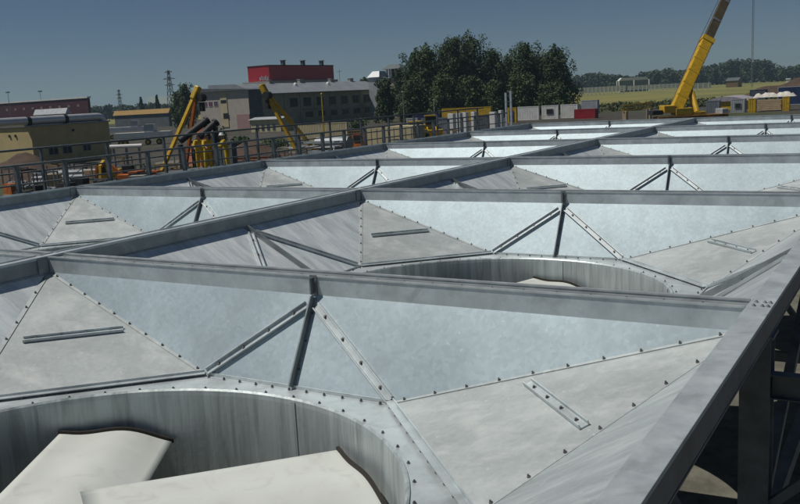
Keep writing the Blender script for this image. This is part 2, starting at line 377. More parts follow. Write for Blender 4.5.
def make_fan():
    f = thing('axial_fan', (CX, CY, -1.42), None, 'fan', 'white bladed fans inside the round openings')
    O = Vector((CX, CY, -1.42))
    for b in range(5):
        th = rad(57.5+72*b); er = Vector((math.cos(th), math.sin(th), 0)); et = Vector((math.sin(th), -math.cos(th), 0))   # et points clockwise from above
        g = G(); secs = []; NS, NC = 14, 16
        for i in range(NS+1):
            s = i/NS; r = .24+s*2.10
            ch = 1.05; pit = rad(12-2*s)
            up, lo = [], []
            for k in range(NC+1):
                u = k/NC; cc = (u-.48)*ch-.24*(1-s)
                camb = .034*ch*math.cos(6.9*(u-.6))
                tck = .075*ch*(2.6*math.sqrt(max(u, 0))*(1-u)+.03)*.55
                for lst, sg in ((up, 1), (lo, -1)):
                    h = camb+sg*tck*.5
                    lst.append(O+er*r+et*(cc*math.cos(pit)+h*math.sin(pit)*.6)+Vector((0, 0, -cc*math.sin(pit)+h*math.cos(pit)+.05)))
            secs.append(up+lo[::-1])
        K = 2*(NC+1); vs = [v for s_ in secs for v in s_]
        fs = [(i*K+k, i*K+(k+1) % K, (i+1)*K+(k+1) % K, (i+1)*K+k) for i in range(NS) for k in range(K)]
        fs.append(tuple(range(K)))
        g.mesh(vs, fs)
        bl = g.build('blade', BLADE, f, smooth=True)
        t = G(); a = secs[-1]; cen = sum(a, Vector())/K
        inner = [cen+(p-cen)*1.02+(Vector((0, 0, .026)) if k <= NC else Vector((0, 0, -.012))) for k, p in enumerate(a)]
        outer = [p+er*.016 for p in inner]
        inner = [p-er*.014 for p in inner]
        vs = inner+outer; t.mesh(vs, [(k, (k+1) % K, K+(k+1) % K, K+k) for k in range(K)]+[tuple(range(K-1, -1, -1)), tuple(range(K, 2*K))])
        t.build('blade_tip', CAPM, bl)
        n = G(); n.tube(O+er*.2+Vector((0, 0, .06)), O+er*.62+Vector((0, 0, .06)), .06, 10); n.build('blade_root', GRYM, bl)
    h = G(); h.lathe([(0, .16), (.18, .15), (.26, .08), (.28, -.06), (.1, -.12), (.1, -.55), (0, -.55)], O, 24); h.build('hub', GRYM, f, smooth=True)
    d = G(); d.bar(O+Vector((-2.4, 0, -.62)), O+Vector((2.4, 0, -.62)), .16, .16); d.build('drive_bridge', ZDARK, f)
    return f
fan0 = make_fan(); fan0['label'] = 'nearest fan, white blades with dark tips in the front opening'
for i in range(2):
    for j in range(NR):
        if (i, j) == (0, 0): continue
        off = Vector((-LX*i, LY*j, 0))
        dup(cell0, cell0.location+off, cellname(i, j))
        if (i, j) in ((0, 1), (1, 0), (1, 1)):
            fd = dup(fan0, fan0.location+off, {(0, 1): 'fan low in the second right-hand opening behind the front cross beam', (1, 0): 'fan in the first left-hand opening beyond the long middle beam', (1, 1): 'fan in the second left-hand opening beyond the middle beam'}[(i, j)])
            fd.rotation_euler.z = rad({(0, 1): 26, (1, 0): 31, (1, 1): 50}[(i, j)])

# beams
def long_beam(x0, x1, label, edge=False):
    b = thing('deck_beam', ((x0+x1)/2, 0, -.2), label, 'beam', 'long steel beams of the fan deck')
    g = G(); y0, y1 = -.2, NR*LY+.30
    if edge:
        g.box(x0, x1, y0, y1, -.03, 0); g.box(x0, x0+.012, y0, y1, -.21, -.03); g.build('top_flange', ZBEAM, b, bevel=.004)
        g = G(); g.box(x1-.02, x1-.004, y0, y1, -.20, -.03); g.build('web', COLS, b)  # darker steel than the other webs, shade is put into its colour
        g = G(); g.box(x0+.03, x1, y0, y1, -.215, -.20); g.build('bottom_flange', COLS, b)
    else:
        g.box(x0, x1, y0, y1, -.018, -.004); g.box(x1-.014, x1, y0, y1, -.004, .012); g.box(x0, x0+.014, y0, y1, -.004, .012); g.build('top_flange', ZBEAM, b)
        g = G(); g.box(x1-.03, x1-.008, y0, y1, -.2, -.018); g.box(x0+.008, x0+.03, y0, y1, -.2, -.018); g.build('web', ZDARK, b)  # darker copy of the beam zinc, carries the shade of the beam sides
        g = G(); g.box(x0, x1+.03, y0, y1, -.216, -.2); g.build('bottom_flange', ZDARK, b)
    s = G()
    for j in range(1, NR+1):
        if edge:
            for dx in (.05, .11, .15):
                for dy in (.1, .22): s.bolt((x0+dx, j*LY+dy, 0), (0, 0, 1), .012, .018)
        else:
            s.box(x1-.012, x1+.012, j*LY-.10, j*LY+.04, -.21, .006)
    s.build('splice_plate', ZDARK, b)
    return b
long_beam(0., .18, 'wide flat-topped edge beam running away along the right side of the deck', True)
long_beam(-8.22, -8.0, 'long dark-sided middle beam running diagonally between the two rows of funnels')
long_beam(-16.22, -16.0, 'outer left beam of the deck running beside the railings')
def cross_beam():
    y = LY
    b = thing('cross_beam', (-4, y, -.1), None, 'beam', 'cross beams between the funnels')
    x0, x1 = -7.985, -.005
    g = G(); g.box(x0, x1, y+.05, y+.066, -.2, -.008); g.box(x0, x1, y+.284, y+.30, -.2, -.008); g.build('web', ZBEAM, b)
    g = G(); g.box(x0, x1, y+.067, y+.283, -.035, -.022); g.build('trough', ZDARK, b)  # dark zinc stands in for shade down between the lips
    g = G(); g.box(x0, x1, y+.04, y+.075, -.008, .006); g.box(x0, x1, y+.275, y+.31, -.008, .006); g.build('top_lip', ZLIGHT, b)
    g = G(); g.box(-4.04, -3.96, y+.035, y+.049, -.19, .01); g.box(-4.008, -3.992, y-.02, y+.035, -.17, -.01)
    for dx in (-.02, .02): g.bolt((-4+dx*.9, y+.035, -.05), (0, -1, 0), .014, .02)
    g.build('clip_plate', mat('clip_zinc', (.17, .19, .195), .5, .4, .2, 6.), b)
    g = G()
    for k in range(26): g.bolt((x0+.15+k*.3, y+.17, -.024), (0, 0, 1), .012, .012)
    g.build('trough_bolts', BOLT, b)
    return b
cb0 = cross_beam()
for i in range(2):
    for j in range(NR):
        lab = '%s cross beam from the front on the %s side of the deck' % (ORD[j], 'right-hand' if i == 0 else 'left-hand')
        if j == NR-1: lab = 'farthest cross beam on the %s side of the deck, closing its far end' % ('right-hand' if i == 0 else 'left-hand')
        if (i, j) == (0, 0): lab = 'nearest cross beam, a full-width pale double lip above the front funnel'; cb0['label'] = lab
        else: dup(cb0, cb0.location+Vector((-LX*i, LY*j, 0)), lab)

# support steel under the deck
def column(x, y, label, out=False):
    c = thing('support_column', (x, y, ZG), label, 'column', 'dark steel columns under the deck')
    h = G(); h.box(x-.11, x+.11, y-.11, y-.095, ZG+.03, -.24); h.box(x-.11, x+.11, y+.095, y+.11, ZG+.03, -.24); h.box(x-.006, x+.006, y-.095, y+.095, ZG+.03, -.24); h.build('shaft', COLS, c)
    h = G(); h.box(x-.2, x+.2, y-.2, y+.2, ZG, ZG+.03); h.build('base_plate', COLS, c)
    h = G(); h.box(x-.13, x+.13, y-.13, y+.13, -.24, -.218); h.build('head_plate', COLS, c)
    if out:
        h = G(); h.box(x+.012, x+1.3, y-.06, y+.06, -.72, -.71); h.box(x+.012, x+1.3, y-.06, y+.06, -.54, -.53); h.box(x+.112, x+1.3, y-.006, y+.006, -.71, -.54); h.build('bracket_arm', COLS, c)
        h = G(); h.bar((x+.11, y, -1.6), (x+1.0, y, -.72), .07, .07, (0, 1, 0), -.035); h.build('bracket_strut', COLS, c)
for j in range(1, NR+1):
    column(.07, j*LY+.17, '%s dark steel column from the front under the right edge beam' % ORD[j-1], True)
    if j < 5: column(-8.11, j*LY+.17, '%s dark steel column from the front under the middle beam' % ORD[j-1])
for j in range(1, NR):
    y0, y1 = j*LY+.30, (j+1)*LY+.04
    b = thing('cross_brace', (.07, (y0+y1)/2, ZG), '%s dark diagonal brace frame from the front below the right edge beam' % ORD[j-1], 'brace', 'brace frames under the right edge')
    g = G(); g.bar((.07, y0, -2.1), (.07, y1, -2.1), .12, .14); g.build('tie_beam', COLS, b)
    g = G(); g.bar((.07, y0, -1.95), (.07, (y0+y1)/2, -.5), .09, .09); g.build('diagonal', COLS, b)
    g = G(); g.bar((.07, y1, -1.95), (.07, (y0+y1)/2+.1, -.5), .09, .09); g.build('diagonal', COLS, b)
for j in range(1, 4):
    y = j*LY+.17
    b = thing('under_truss', (-4, y, ZG), '%s dark lattice truss from the front crossing under the funnels' % ORD[j-1], 'truss', 'lattice trusses under the funnels')
    g = G(); g.bar((-7.9, y, -2.55), (-.06, y, -2.55), .12, .14); g.build('bottom_chord', COLS, b)
    for k in range(6):
        xa, xb = -7.9+k*1.3, -7.9+(k+1)*1.3; g = G(); za, zb = (-2.4, -.5) if k % 2 == 0 else (-.5, -2.4)
        g.bar((xa, y, za), (xb, y, zb), .08, .08, (0, 1, 0), -.04); g.build('web_member', COLS, b)
# outer walkway on the right, seen only as its posts and stringer
ww = thing('side_gallery', (1.45, 10, ZG), 'dark steel gallery posts rising at the right margin beyond the edge beam', 'gallery')
for y in (5.2, 7.9, 12.0, 16.0):
    g = G(); g.box(1.35, 1.45, y-.05, y+.05, ZG, -.5); g.build('post', RAILM, ww)
g = G(); g.bar((1.4, 4.6, -.5), (1.4, 30, -.5), .1, .16, (0, 0, 1), .005); g.build('stringer', COLS, ww)

# ------------------------------------------------------------------ walkway and railings along the left edge
Y0, Y1 = 3.0, 39.6
wk = thing('walkway', (-17.0, 20, -.6), 'narrow grey grating walkway between the two railings on the left', 'walkway')
g = G(); g.box(-17.75, -16.25, Y0, Y1, -.6, -.56); g.build('grating', GRATE, wk)
g = G(); g.box(-17.75, -17.70, Y0, Y1, -.80, -.605); g.box(-16.30, -16.25, Y0, Y1, -.80, -.605); g.build('stringer', RAILM, wk)
for k in range(8):
    y = Y0+2+k*4.8; g = G(); g.box(-17.66, -17.54, y-.06, y+.06, ZG, -.602); g.build('leg', COLS, wk)
def railing(x, ztop, step, y0, ph, label, mids, pw, toe=True):
    r = thing('railing', (x, (Y0+Y1)/2, -.55), label, 'railing', 'grey railings along the walkway')
    y = y0
    while y < Y1:
        g = G(); g.box(x-pw*.6, x+pw*.6, y-pw/2, y+pw/2, -.56, ztop); g.build('post', RAILM, r); y += step
    g = G(); g.tube((x, Y0, ztop+.01), (x, Y1, ztop+.01), .028, 8); g.build('top_rail', RAILM, r, smooth=True)
    for z in mids:
        g = G(); g.tube((x-pw*.6-.02, Y0, z), (x-pw*.6-.02, Y1, z), .02, 8); g.build('mid_rail', RAILM, r, smooth=True)
    if toe:
        g = G(); g.box(x+.05, x+.056, Y0, Y1, -.55, -.38); g.build('toe_board', RAILM, r)
railing(-16.38, .61, 1.30, 3.58, 0, 'lower near railing of thick grey posts beside the left deck beam', (.18,), .085)
railing(-17.62, .90, 2.05, 4.05, 0, 'taller far railing of thin grey posts on the outer side of the walkway', (.36,), .055)
ld = thing('access_ladder', (-16.7, 40.4, ZG), 'pair of tall pale ladder stiles standing at the far end of the railing', 'ladder')
for px in (505.5, 510.5):
    x = ony(px, 40.4); g = G(); g.box(x-.045, x+.045, 40.36, 40.44, ZG, 1.66 if px > 507 else 1.58); g.build('stile', RAILW, ld)
xa, xb = ony(505.5, 40.4), ony(510.5, 40.4)
for k in range(12):
    z = ZG+.3+k*.32
    g = G(); g.tube((xa+.045, 40.4, z), (xb-.045, 40.4, z), .015, 6); g.build('rung', RAILW, ld)

# ------------------------------------------------------------------ workers on the neighbouring platform
DP = 44.
wp = thing('work_platform', gp(208, DP), 'low steel work platform on legs beyond the walkway', 'platform')
c = gp(208, DP); PZ = -1.45
g = G(); g.box(c.x-2.2, c.x+2.2, c.y-1.8, c.y+1.8, PZ-.12, PZ); g.build('deck', GRATE, wp)
for sx in (-1, 1):
    for sy in (-1, 1):
        g = G(); g.box(c.x+sx*2.0-.08, c.x+sx*2.0+.08, c.y+sy*1.6-.08, c.y+sy*1.6+.08, ZG, PZ-.12); g.build('leg', COLS, wp)
def person(loc, rot, label, lean, arm, cap, group='workers in yellow behind the railing'):
    root = thing('person', loc, label, 'person', group); root.rotation_euler.z = rot
    ln = lean
    P = {'pel': (0, 0, .95), 'waist': (0, .02+ln*.12, 1.10), 'chest': (0, .03+ln*.32, 1.32), 'neck': (0, .03+ln*.48, 1.50), 'chin': (0, .05+ln*.54, 1.57), 'head': (0, .05+ln*.60, 1.67), 'crown': (0, .03+ln*.63, 1.75)}
    for s, t in ((-1, 'l'), (1, 'r')):
        P['sh'+t] = (s*.19, .02+ln*.42, 1.42); a = arm[0 if s < 0 else 1]
        P['el'+t] = (s*(.26), .02+ln*.42+a*.20, 1.15+a*.03); P['wr'+t] = (s*.22, .04+ln*.42+a*.42, .92+a*.30)
        P['pa'+t] = (s*.21, .06+ln*.42+a*.50, .85+a*.32)
        for q, (dx, dl) in enumerate(((.03, .075), (.01, .085), (-.01, .08), (-.03, .065))):
            P['f%d%s' % (q, t)] = (s*.21+dx, .09+ln*.42+a*.56, .85+a*.32-dl*(1-.5*a))
        P['th'+t] = (s*.165, .10+ln*.42+a*.50, .84+a*.33)
        P['hip'+t] = (s*.10, 0, .90); P['kn'+t] = (s*.12, .03, .50); P['an'+t] = (s*.13, -.01, .09); P['toe'+t] = (s*.14, .14, .04)
    def skin(name, E, Rd, m, root_key):
        keys = []
        for a, b in E:
            for k in (a, b):
                if k not in keys: keys.append(k)
        me = bpy.data.meshes.new(name); me.from_pydata([P[k] for k in keys], [(keys.index(a), keys.index(b)) for a, b in E], [])
        o = bpy.data.objects.new(name, me); COL.objects.link(o); o.parent = root; me.materials.append(m)
        o.modifiers.new('skin', 'SKIN').use_smooth_shade = True
        if not me.skin_vertices: me.attributes.new('skin', 'FLOAT', 'POINT')
        sv = me.skin_vertices[0].data
        for i, k in enumerate(keys):
            r = Rd(k); sv[i].radius = r if isinstance(r, tuple) else (r, r); sv[i].use_root = (k == root_key)
        sb = o.modifiers.new('sub', 'SUBSURF'); sb.levels = 1; sb.render_levels = 2
        return o
    Rb = {'pel': (.14, .10), 'waist': (.13, .095), 'chest': (.15, .11), 'neck': .055, 'chin': .075, 'head': (.078, .095), 'crown': .06, 'sh': .06, 'el': .045, 'wr': .03, 'pa': .038, 'th': .011, 'hip': .085, 'kn': .058, 'an': .042, 'toe': .04}
    def rb(k, e=0.):
        v = Rb.get(k) or Rb.get(k[:-1]) or .009
        return tuple(q+e for q in v) if isinstance(v, tuple) else v+e
    E = [('pel', 'waist'), ('waist', 'chest'), ('chest', 'neck'), ('neck', 'chin'), ('chin', 'head'), ('head', 'crown')]
    for t in 'lr':
        E += [('chest', 'sh'+t), ('sh'+t, 'el'+t), ('el'+t, 'wr'+t), ('wr'+t, 'pa'+t), ('pa'+t, 'th'+t), ('pel', 'hip'+t), ('hip'+t, 'kn'+t), ('kn'+t, 'an'+t), ('an'+t, 'toe'+t)]+[('pa'+t, 'f%d%s' % (q, t)) for q in range(4)]
    skin('body', E, lambda k: rb(k), SKIN, 'pel')
    P2 = [e for e in E if not any(k.startswith(('f', 'th', 'chin', 'head', 'crown', 'neck', 'pa', 'toe')) for k in e)]
    skin('coverall', P2, lambda k: rb(k, .05), HIVIS, 'pel')
    hx, hy, hz = P['head']; h = G(); base = Vector(loc)
    def pt(a, b, cc): return base+Vector((a, b, cc))
    vs = []; 
    if cap:
        h.lathe([(.165, -.005), (.125, .01), (.118, .06), (.085, .115), (.04, .14), (.001, .145)], pt(hx, hy-.005, hz+.05), 20); o = h.build('helmet', WHT, root, smooth=True)
    else:
        h.lathe([(.10, -.06), (.108, .0), (.10, .05), (.06, .1), (.001, .115)], pt(hx, hy-.02, hz+.03), 16); o = h.build('hair', HAIRM, root, smooth=True)
    fc = G()
    for s in (-1, 1):
        fc.lathe([(0, .012), (.012, 0), (0, -.012)], pt(hx+s*.032, hy+.088, hz), 8)
        fc.bar(pt(hx+s*.085, hy, hz-.03), pt(hx+s*.085, hy, hz+.03), .02, .03, (0, 1, 0), -.015)
    fc.bar(pt(hx, hy+.085, hz+.01), pt(hx, hy+.10, hz-.035), .022, .02, (0, 1, 0), 0); fc.bar(pt(hx-.025, hy+.085, hz-.06), pt(hx+.025, hy+.085, hz-.06), .01, .012, (0, 1, 0), 0)
    fc.build('face', SKIN, root)
for px, D, rz, lab, ln, arm, cap in ((195.5, 44.6, 3.9, 'worker in a yellow coverall bending forward, leftmost of the three behind the railing', .75, (1, .8), False),
                                     (203.5, 43.8, 4.2, 'bareheaded worker in a yellow coverall standing upright, middle of the three behind the railing', .1, (.3, .9), False),
                                     (223, 43.5, 2.4, 'worker in a yellow coverall and white helmet, rightmost and apart from the other two', .25, (.8, .9), True)):
    p = gp(px, D, PZ); person(p, rz, lab, ln, arm, cap)

# ------------------------------------------------------------------ buildings
def windows(parent, face, a0, a1, z0, z1, n, fixed, sgn=1, gap=.35, m=GLS, fm=None):
    """n windows on an east ('x') or south ('y') wall from a0 to a1"""
    st = (a1-a0)/n
    for i in range(n):
        u0, u1 = a0+st*(i+gap/2), a0+st*(i+1-gap/2)
        f = G(); t = .06; q = .08
        def B(g, ua, ub, za, zb, d0, d1):
            if face == 'x': g.box(fixed+d0, fixed+d1, min(ua, ub), max(ua, ub), za, zb)
            else: g.box(min(ua, ub), max(ua, ub), fixed-d1, fixed-d0, za, zb)
        s = 1 if u1 > u0 else -1
        B(f, u0, u1, z0, z0+q, .002, t); B(f, u0, u1, z1-q, z1, .002, t); B(f, u0, u0+s*q, z0+q, z1-q, .002, t); B(f, u1-s*q, u1, z0+q, z1-q, .002, t); B(f, (u0+u1)/2-.04, (u0+u1)/2+.04, z0+q, z1-q, .002, t)
        w_ = f.build('window', fm or GRYM, parent)
        gl = G(); B(gl, u0+s*q, u1-s*q, z0+q, z1-q, .002, .02); gl.build('pane', m, w_)
def walls(g, x0, x1, y0, y1, z0, z1): g.box(x0, x1, y0, y1, z0, z1)

# two-storey block
x0, x1, y0, y1 = foot(200, 249, 262, 200)
B = thing('office_block', ((x0+x1)/2, (y0+y1)/2, ZG), 'two-storey office block with grey and pink end wall and long dark front', 'building')
zt = zat(249, 89.5, 200)
g = G(); walls(g, x0, x1, y0, y1, ZG, zt); g.build('end_wall', GREYR, B)
g = G(); g.box(x1+.003, x1+.12, y0+.1, y1, ZG+2, zt-.05); g.build('slate_side_wall', SLATE, B)
g = G(); g.box(ony(236, y0), x1-.1, y0-.10, y0-.003, ZG, zat(249, 114, 200)); g.build('pink_panel', PINK, B)
g = G(); g.box(ony(221, y0), ony(227.5, y0), y0-.12, y0-.003, ZG+1, zt-.05); g.build('cream_panel', CREAM, B)
g = G(); g.box(ony(221.5, y0), ony(227, y0), y0-.16, y0-.122, zat(224, 103, 200), zat(224, 100, 200)); g.box(ony(223, y0), ony(228, y0), y0-.16, y0-.122, zat(224, 119, 200), zat(224, 113.5, 200)); g.build('dark_window', GLS, B)
windows(B, 'y', ony(203, y0), ony(219, y0), zat(210, 107, 200), zat(210, 101.5, 200), 3, y0, gap=.3, m=mat('red_blind', (.12, .02, .05), .5), fm=LGRY)
g = G(); g.hexa([(x0-.6, y0-.6, zt), (x1+.5, y0-.6, zt), (x1+.5, y1, zt), (x0-.6, y1, zt), (x0-.6, y0-.6, zt+.9), (x1-.8, y0-.6, zt+.25), (x1-.8, y1, zt+.25), (x0-.6, y1, zt+.9)]); g.build('roof', SLATE, B)
ya, yb = y1+.02, onx(384, x1-1.2); xe = x1-1.2
ze = zat(330, 91, (at(330, 95, 1)-CAM).length and 212)
g = G(); walls(g, xe-14, xe, ya, yb, ZG, ze); g.build('long_wall', OLIVE, B)
g = G(); g.hexa([(xe-15, ya, ze), (xe+.8, ya, ze), (xe+.8, yb+.6, ze), (xe-15, yb+.6, ze), (xe-15, ya, ze+2.9), (xe-6.5, ya, ze+2.7), (xe-6.5, yb+.6, ze+2.7), (xe-15, yb+.6, ze+2.9)])
g.build('long_roof', ROOFG, B)
zs = (ze-ZG)
windows(B, 'x', onx(287, xe), yb-1, ZG+zs*.58, ZG+zs*.86, 8, xe, gap=.42)
windows(B, 'x', onx(302, xe), yb-1, ZG+zs*.24, ZG+zs*.42, 7, xe, gap=.4)
g = G(); g.box(xe+.003, xe+.15, onx(302, xe), yb, ZG+zs*.46, ZG+zs*.52); g.build('string_course', GRYM, B)
g = G(); g.tube((xe-7, onx(362, xe), ze+2.6), (xe-7, onx(362, xe), ze+6), .06, 6); g.tube((xe-7, onx(362, xe)-1, ze+5.4), (xe-7, onx(362, xe)+1.2, ze+5.6), .05, 6); g.build('aerial', GRYM, B)
for px in (311, 343):
    g = G(); y = onx(px, xe); g.lathe([(0, .5), (.3, .45), (.5, .1), (.5, -.6)], (xe-4.5, y, ze+2.2), 12); g.build('roof_vent', WHT, B)
for px in (284, 300, 330, 360):
    y = onx(px, xe); g = G(); g.tube((xe+.1, y, ZG), (xe+.1, y, ze), .07, 6); g.build('downpipe', GRYM, B)
g = G(); g.box(xe+.78, xe+.92, ya, yb+.6, ze-.02, ze+.14); g.build('gutter', SLATE, B)
for px, q in ((292, 2.2), (322, 3.0), (352, 2.4), (371, 3.2)):
    y = onx(px, xe); g = G(); g.box(xe-7.5, xe-6.6, y, y+q*.5, ze+2.6, ze+3.5); g.box(xe-7.6, xe-6.5, y-.1, y+q*.5+.1, ze+3.5, ze+3.62); g.build('roof_box', CONC, B)
# red box standing up behind
x0, x1, y0, y1 = foot(250.5, 271.5, 335.5, 262)
B = thing('red_hall', ((x0+x1)/2, (y0+y1)/2, ZG), 'bright red windowless hall rising above the grey roof of the offices', 'building')
zt, zb = zat(271, 66, 262), zat(271, 81, 262)
g = G(); g.box(x0, x1, y0, y1, zb, zt); g.build('cladding', RED, B)
g = G(); g.box(x0-1.2, x1+1.5, y0-1.5, y1, ZG, zb-.02); g.build('plinth_wall', CONC, B)
g = G()
g.box(x0-.1, x1+.1, y0-.1, y1+.1, zt, zt+.3); g.build('coping', REDD, B)
for k in (.25, .55, .85):
    y = y0+(y1-y0)*k; g = G(); g.box(x1-2, x1-1, y, y+1.1, zt+.3, zt+1.6); g.box(x1-2.2, x1-.8, y-.2, y+1.3, zt+1.6, zt+1.8); g.build('chimney', SLATE, B)
g = G(); 
for k in range(5): g.box(ony(262+1.9*k, y0), ony(263+1.9*k, y0), y0-.15, y0-.002, zb+.3, zb+1.3+.3*(k % 2))
g.build('window', LGRY, B)
# small roof house between
def house(px0, px1, pr, D, ytop, name, label, wm, rm, roofh=1.5, cat='building', hip=False):
    x0, x1, y0, y1 = foot(px0, px1, pr, D); z = zat(px1, ytop, D)
    b = thing(name, ((x0+x1)/2, (y0+y1)/2, ZG), label, cat)
    g = G(); g.box(x0, x1, y0, y1, ZG, z); g.build('wall', wm, b)
    g = G(); e = .4
    if hip: g.hexa([(x0-e, y0-e, z), (x1+e, y0-e, z), (x1+e, y1+e, z), (x0-e, y1+e, z), (x0+1, y0+1, z+roofh), (x1-1, y0+1, z+roofh), (x1-1, y1-1, z+roofh), (x0+1, y1-1, z+roofh)])
    else: g.hexa([(x0-e, y0-e, z), (x1+e, y0-e, z), (x1+e, y1+e, z), (x0-e, y1+e, z), (x0-e, (y0+y1)/2-.1, z+roofh), (x1+e, (y0+y1)/2-.1, z+roofh), (x1+e, (y0+y1)/2+.1, z+roofh), (x0-e, (y0+y1)/2+.1, z+roofh)])
    g.build('roof', rm, b)
    return b, (x0, x1, y0, y1, z)
b, (x0, x1, y0, y1, z) = house(249, 279, 292, 182, 119, 'low_annex', 'low cream annex with small dark windows below the slate wall', CREAM, LGRY, .5)
windows(b, 'y', ony(253, y0), ony(275, y0), z-2.3, z-1.0, 4, y0, gap=.5)
b, (x0, x1, y0, y1, z) = house(369.5, 380, 383.5, 240, 77, 'silver_tower', 'small pale tower with a shining silver cap beside the trees', LGRY, SILV, .02, 'tower')
g = G(); g.hexa([(x0-.3, y0-.3, z), (x1+.3, y0-.3, z), (x1+.3, y0+5, z), (x0-.3, y0+5, z), (x0+.7, y0+1.2, z+1.6), (x1-.5, y0+1.2, z+1.6), (x1-.5, y0+4, z+1.6), (x0+.7, y0+4, z+1.6)]); g.build('cap', LGRY, b)
b, (x0, x1, y0, y1, z) = house(388, 401, 406, 245, 78, 'lookout_tower', 'squat lookout tower with white posts and an overhanging dark roof', OLIVE, SLATE, .4, 'tower', True)
g = G()
for fx in (0, .33, .66, 1):
    X = x0+(x1-x0)*fx; g.box(X-.25, X+.25, y0-.1, y0+.4, z+.4, z+2.6)
g.build('post', WHT, b)
g = G(); g.box(x0+.5, x1-.5, y0+.5, y1-.5, z+.4, z+2.6); g.build('cabin', GLS, b)
g = G(); g.hexa([(x0-1, y0-1, z+2.6), (x1+1.2, y0-1, z+2.6), (x1+1.2, y1+1, z+2.6), (x0-1, y1+1, z+2.6), (x0+.6, y0+.6, z+3.9), (x1-.6, y0+.6, z+3.9), (x1-.6, y1-.6, z+3.9), (x0+.6, y1-.6, z+3.9)]); g.build('canopy_roof', SLATE, b)
# dark red hall far left
x0, x1, y0, y1 = foot(-30, 89, 91.5, 330)
B = thing('dark_red_hall', ((x0+x1)/2, (y0+y1)/2, ZG), 'long dark red hall with a white roof edge at the far left', 'building')
zt = zat(60, 99.5, 330)
g = G(); g.box(x0, x1, y0, y1, ZG, zt); g.build('wall', REDD, B)
g = G(); g.box(x0-.2, x1+.3, y0-.3, y1+.3, zt, zt+.55); g.build('roof_edge', WHT, B)
windows(B, 'y', ony(4, y0), ony(84, y0), zat(40, 109, 330), zat(40, 106, 330), 9, y0, gap=.72, m=mat('pale_blind', (.3, .25, .2), .6), fm=REDD)
# tan shed with insulated pipe
DS = 104
x0, x1, y0, y1 = foot(-60, 29, 107.5, DS)
B = thing('tan_shed', ((x0+x1)/2, (y0+y1)/2, ZG), 'flat-roofed tan shed at the left, one end sunlit and the long side dark', 'building')
zt = zat(29, 127, DS)
g = G(); g.box(x0, x1, y0, y1, ZG, zt); g.build('wall', TAN, B)
g = G(); g.box(x0-.15, x1+.18, y0-.18, y1+.15, zt, zt+.16); g.build('roof', GRYM, B)
windows(B, 'x', onx(42, x1), onx(70, x1), ZG+1.1, ZG+2.3, 2, x1, gap=.3); windows(B, 'x', onx(78, x1), onx(88, x1), ZG+1.2, ZG+2.3, 1, x1, gap=.2)
g = G()
for px in (7.5, 13.5):
    X = ony(px, y0); g.tube((X, y0-.12, zt-1.0), (X, y0-.002, zt-1.0), .17, 10)
g.tube((x1+.002, onx(71, x1), zt-.75), (x1+.12, onx(71, x1), zt-.75), .17, 10); g.build('vent', BLK, B)
P = thing('insulated_pipe', (x1-.6, (y0+y1)/2, zt+.16), 'fat silver clad pipe lying along the tan shed roof, rounded at its end', 'pipe')
g = G(); r = .52; xp, zp = x1-.55, zt+.17+r
pts = [(ony(-10, y0)+0, y0-5.5, zp)] + [(xp, y0-5.5+(y1-y0+4.3)*k/10, zp) for k in range(0, 11)]
pts = pts[1:]; ye = y1-1.2
pts += [(xp, ye+.75*math.sin(t), zp-.9+.9*math.cos(t)) for t in (.3, .6, .9, 1.2, 1.5)]
g.path(pts, r, 18); g.build('cladding', SILV, P, smooth=True)
for px in (30, 67):
    y = onx(px, x1); g = G(); g.tube((xp, y-.25, zp), (xp, y+.25, zp), r+.035, 18); g.bar((xp-.6, y, zt+.17), (xp+.62, y, zt+.17), .2, .12); g.build('strap', BLK, P)

# lamp posts and pylons
def lamp(px, D, ytop, label):
    p = gp(px, D); zt = zat(px, ytop, D)
    b = thing('lamp_post', p, label, 'lamp post', 'lamp posts behind the dark red hall')
    g = G(); g.tube(p, (p.x, p.y, zt), .14, 8, .08); g.build('pole', GRYM, b)
    g = G(); g.box(p.x-.9, p.x+.9, p.y-.25, p.y+.25, zt, zt+.5); g.build('lamp_head', SLATE, b)
lamp(11, 345, 93, 'lamp post with a dark head above the dark red hall, left of two'); lamp(43, 345, 92, 'lamp post with a dark head above the dark red hall, right of two')
def pylon(px, D, ytop, label):
    p = gp(px, D); H = zat(px, ytop, D)-ZG; b = thing('power_pylon', p, label, 'pylon', 'power line pylons on the horizon')
    g = G(); wb = H*.075; t = .16
    def xw(f): return wb*(1-f*.88)
    for sx in (-1, 1):
        for sy in (-1, 1): g.bar((p.x+sx*wb, p.y+sy*wb, ZG), (p.x+sx*wb*.12, p.y+sy*wb*.12, ZG+H), t*1.3, t*1.3)
    n = 9
    for k in range(n):
        f0, f1 = k/n, (k+1)/n
        for sy in (-1, 1):
            a0, a1 = xw(f0), xw(f1)
            g.bar((p.x-a0, p.y+sy*a0, ZG+H*f0), (p.x+a1, p.y+sy*a1, ZG+H*f1), t, t); g.bar((p.x+a0, p.y+sy*a0, ZG+H*f0), (p.x-a1, p.y+sy*a1, ZG+H*f1), t, t)
            g.bar((p.x+sy*a0, p.y-a0, ZG+H*f0), (p.x+sy*a1, p.y+a1, ZG+H*f1), t, t)
    g.build('lattice_mast', SLATE, b)
    for f, w_ in ((.97, .10), (.84, .16), (.72, .13)):
        g = G(); z = ZG+H*f; g.bar((p.x-H*w_, p.y, z), (p.x+H*w_, p.y, z), t*1.6, t*1.6); g.bar((p.x-H*w_, p.y, z), (p.x, p.y, z+H*.04), t, t); g.bar((p.x+H*w_, p.y, z), (p.x, p.y, z+H*.04), t, t)
        g.build('cross_arm', SLATE, b)
pylon(172, 380, 71, 'larger lattice pylon standing left of the first yellow shear legs'); pylon(121, 600, 90, 'small distant lattice pylon above the white trailers')
p = gp(752, 520); b = thing('radio_mast', p, 'very thin tall radio mast rising out of the frame at the right', 'mast')
g = G()
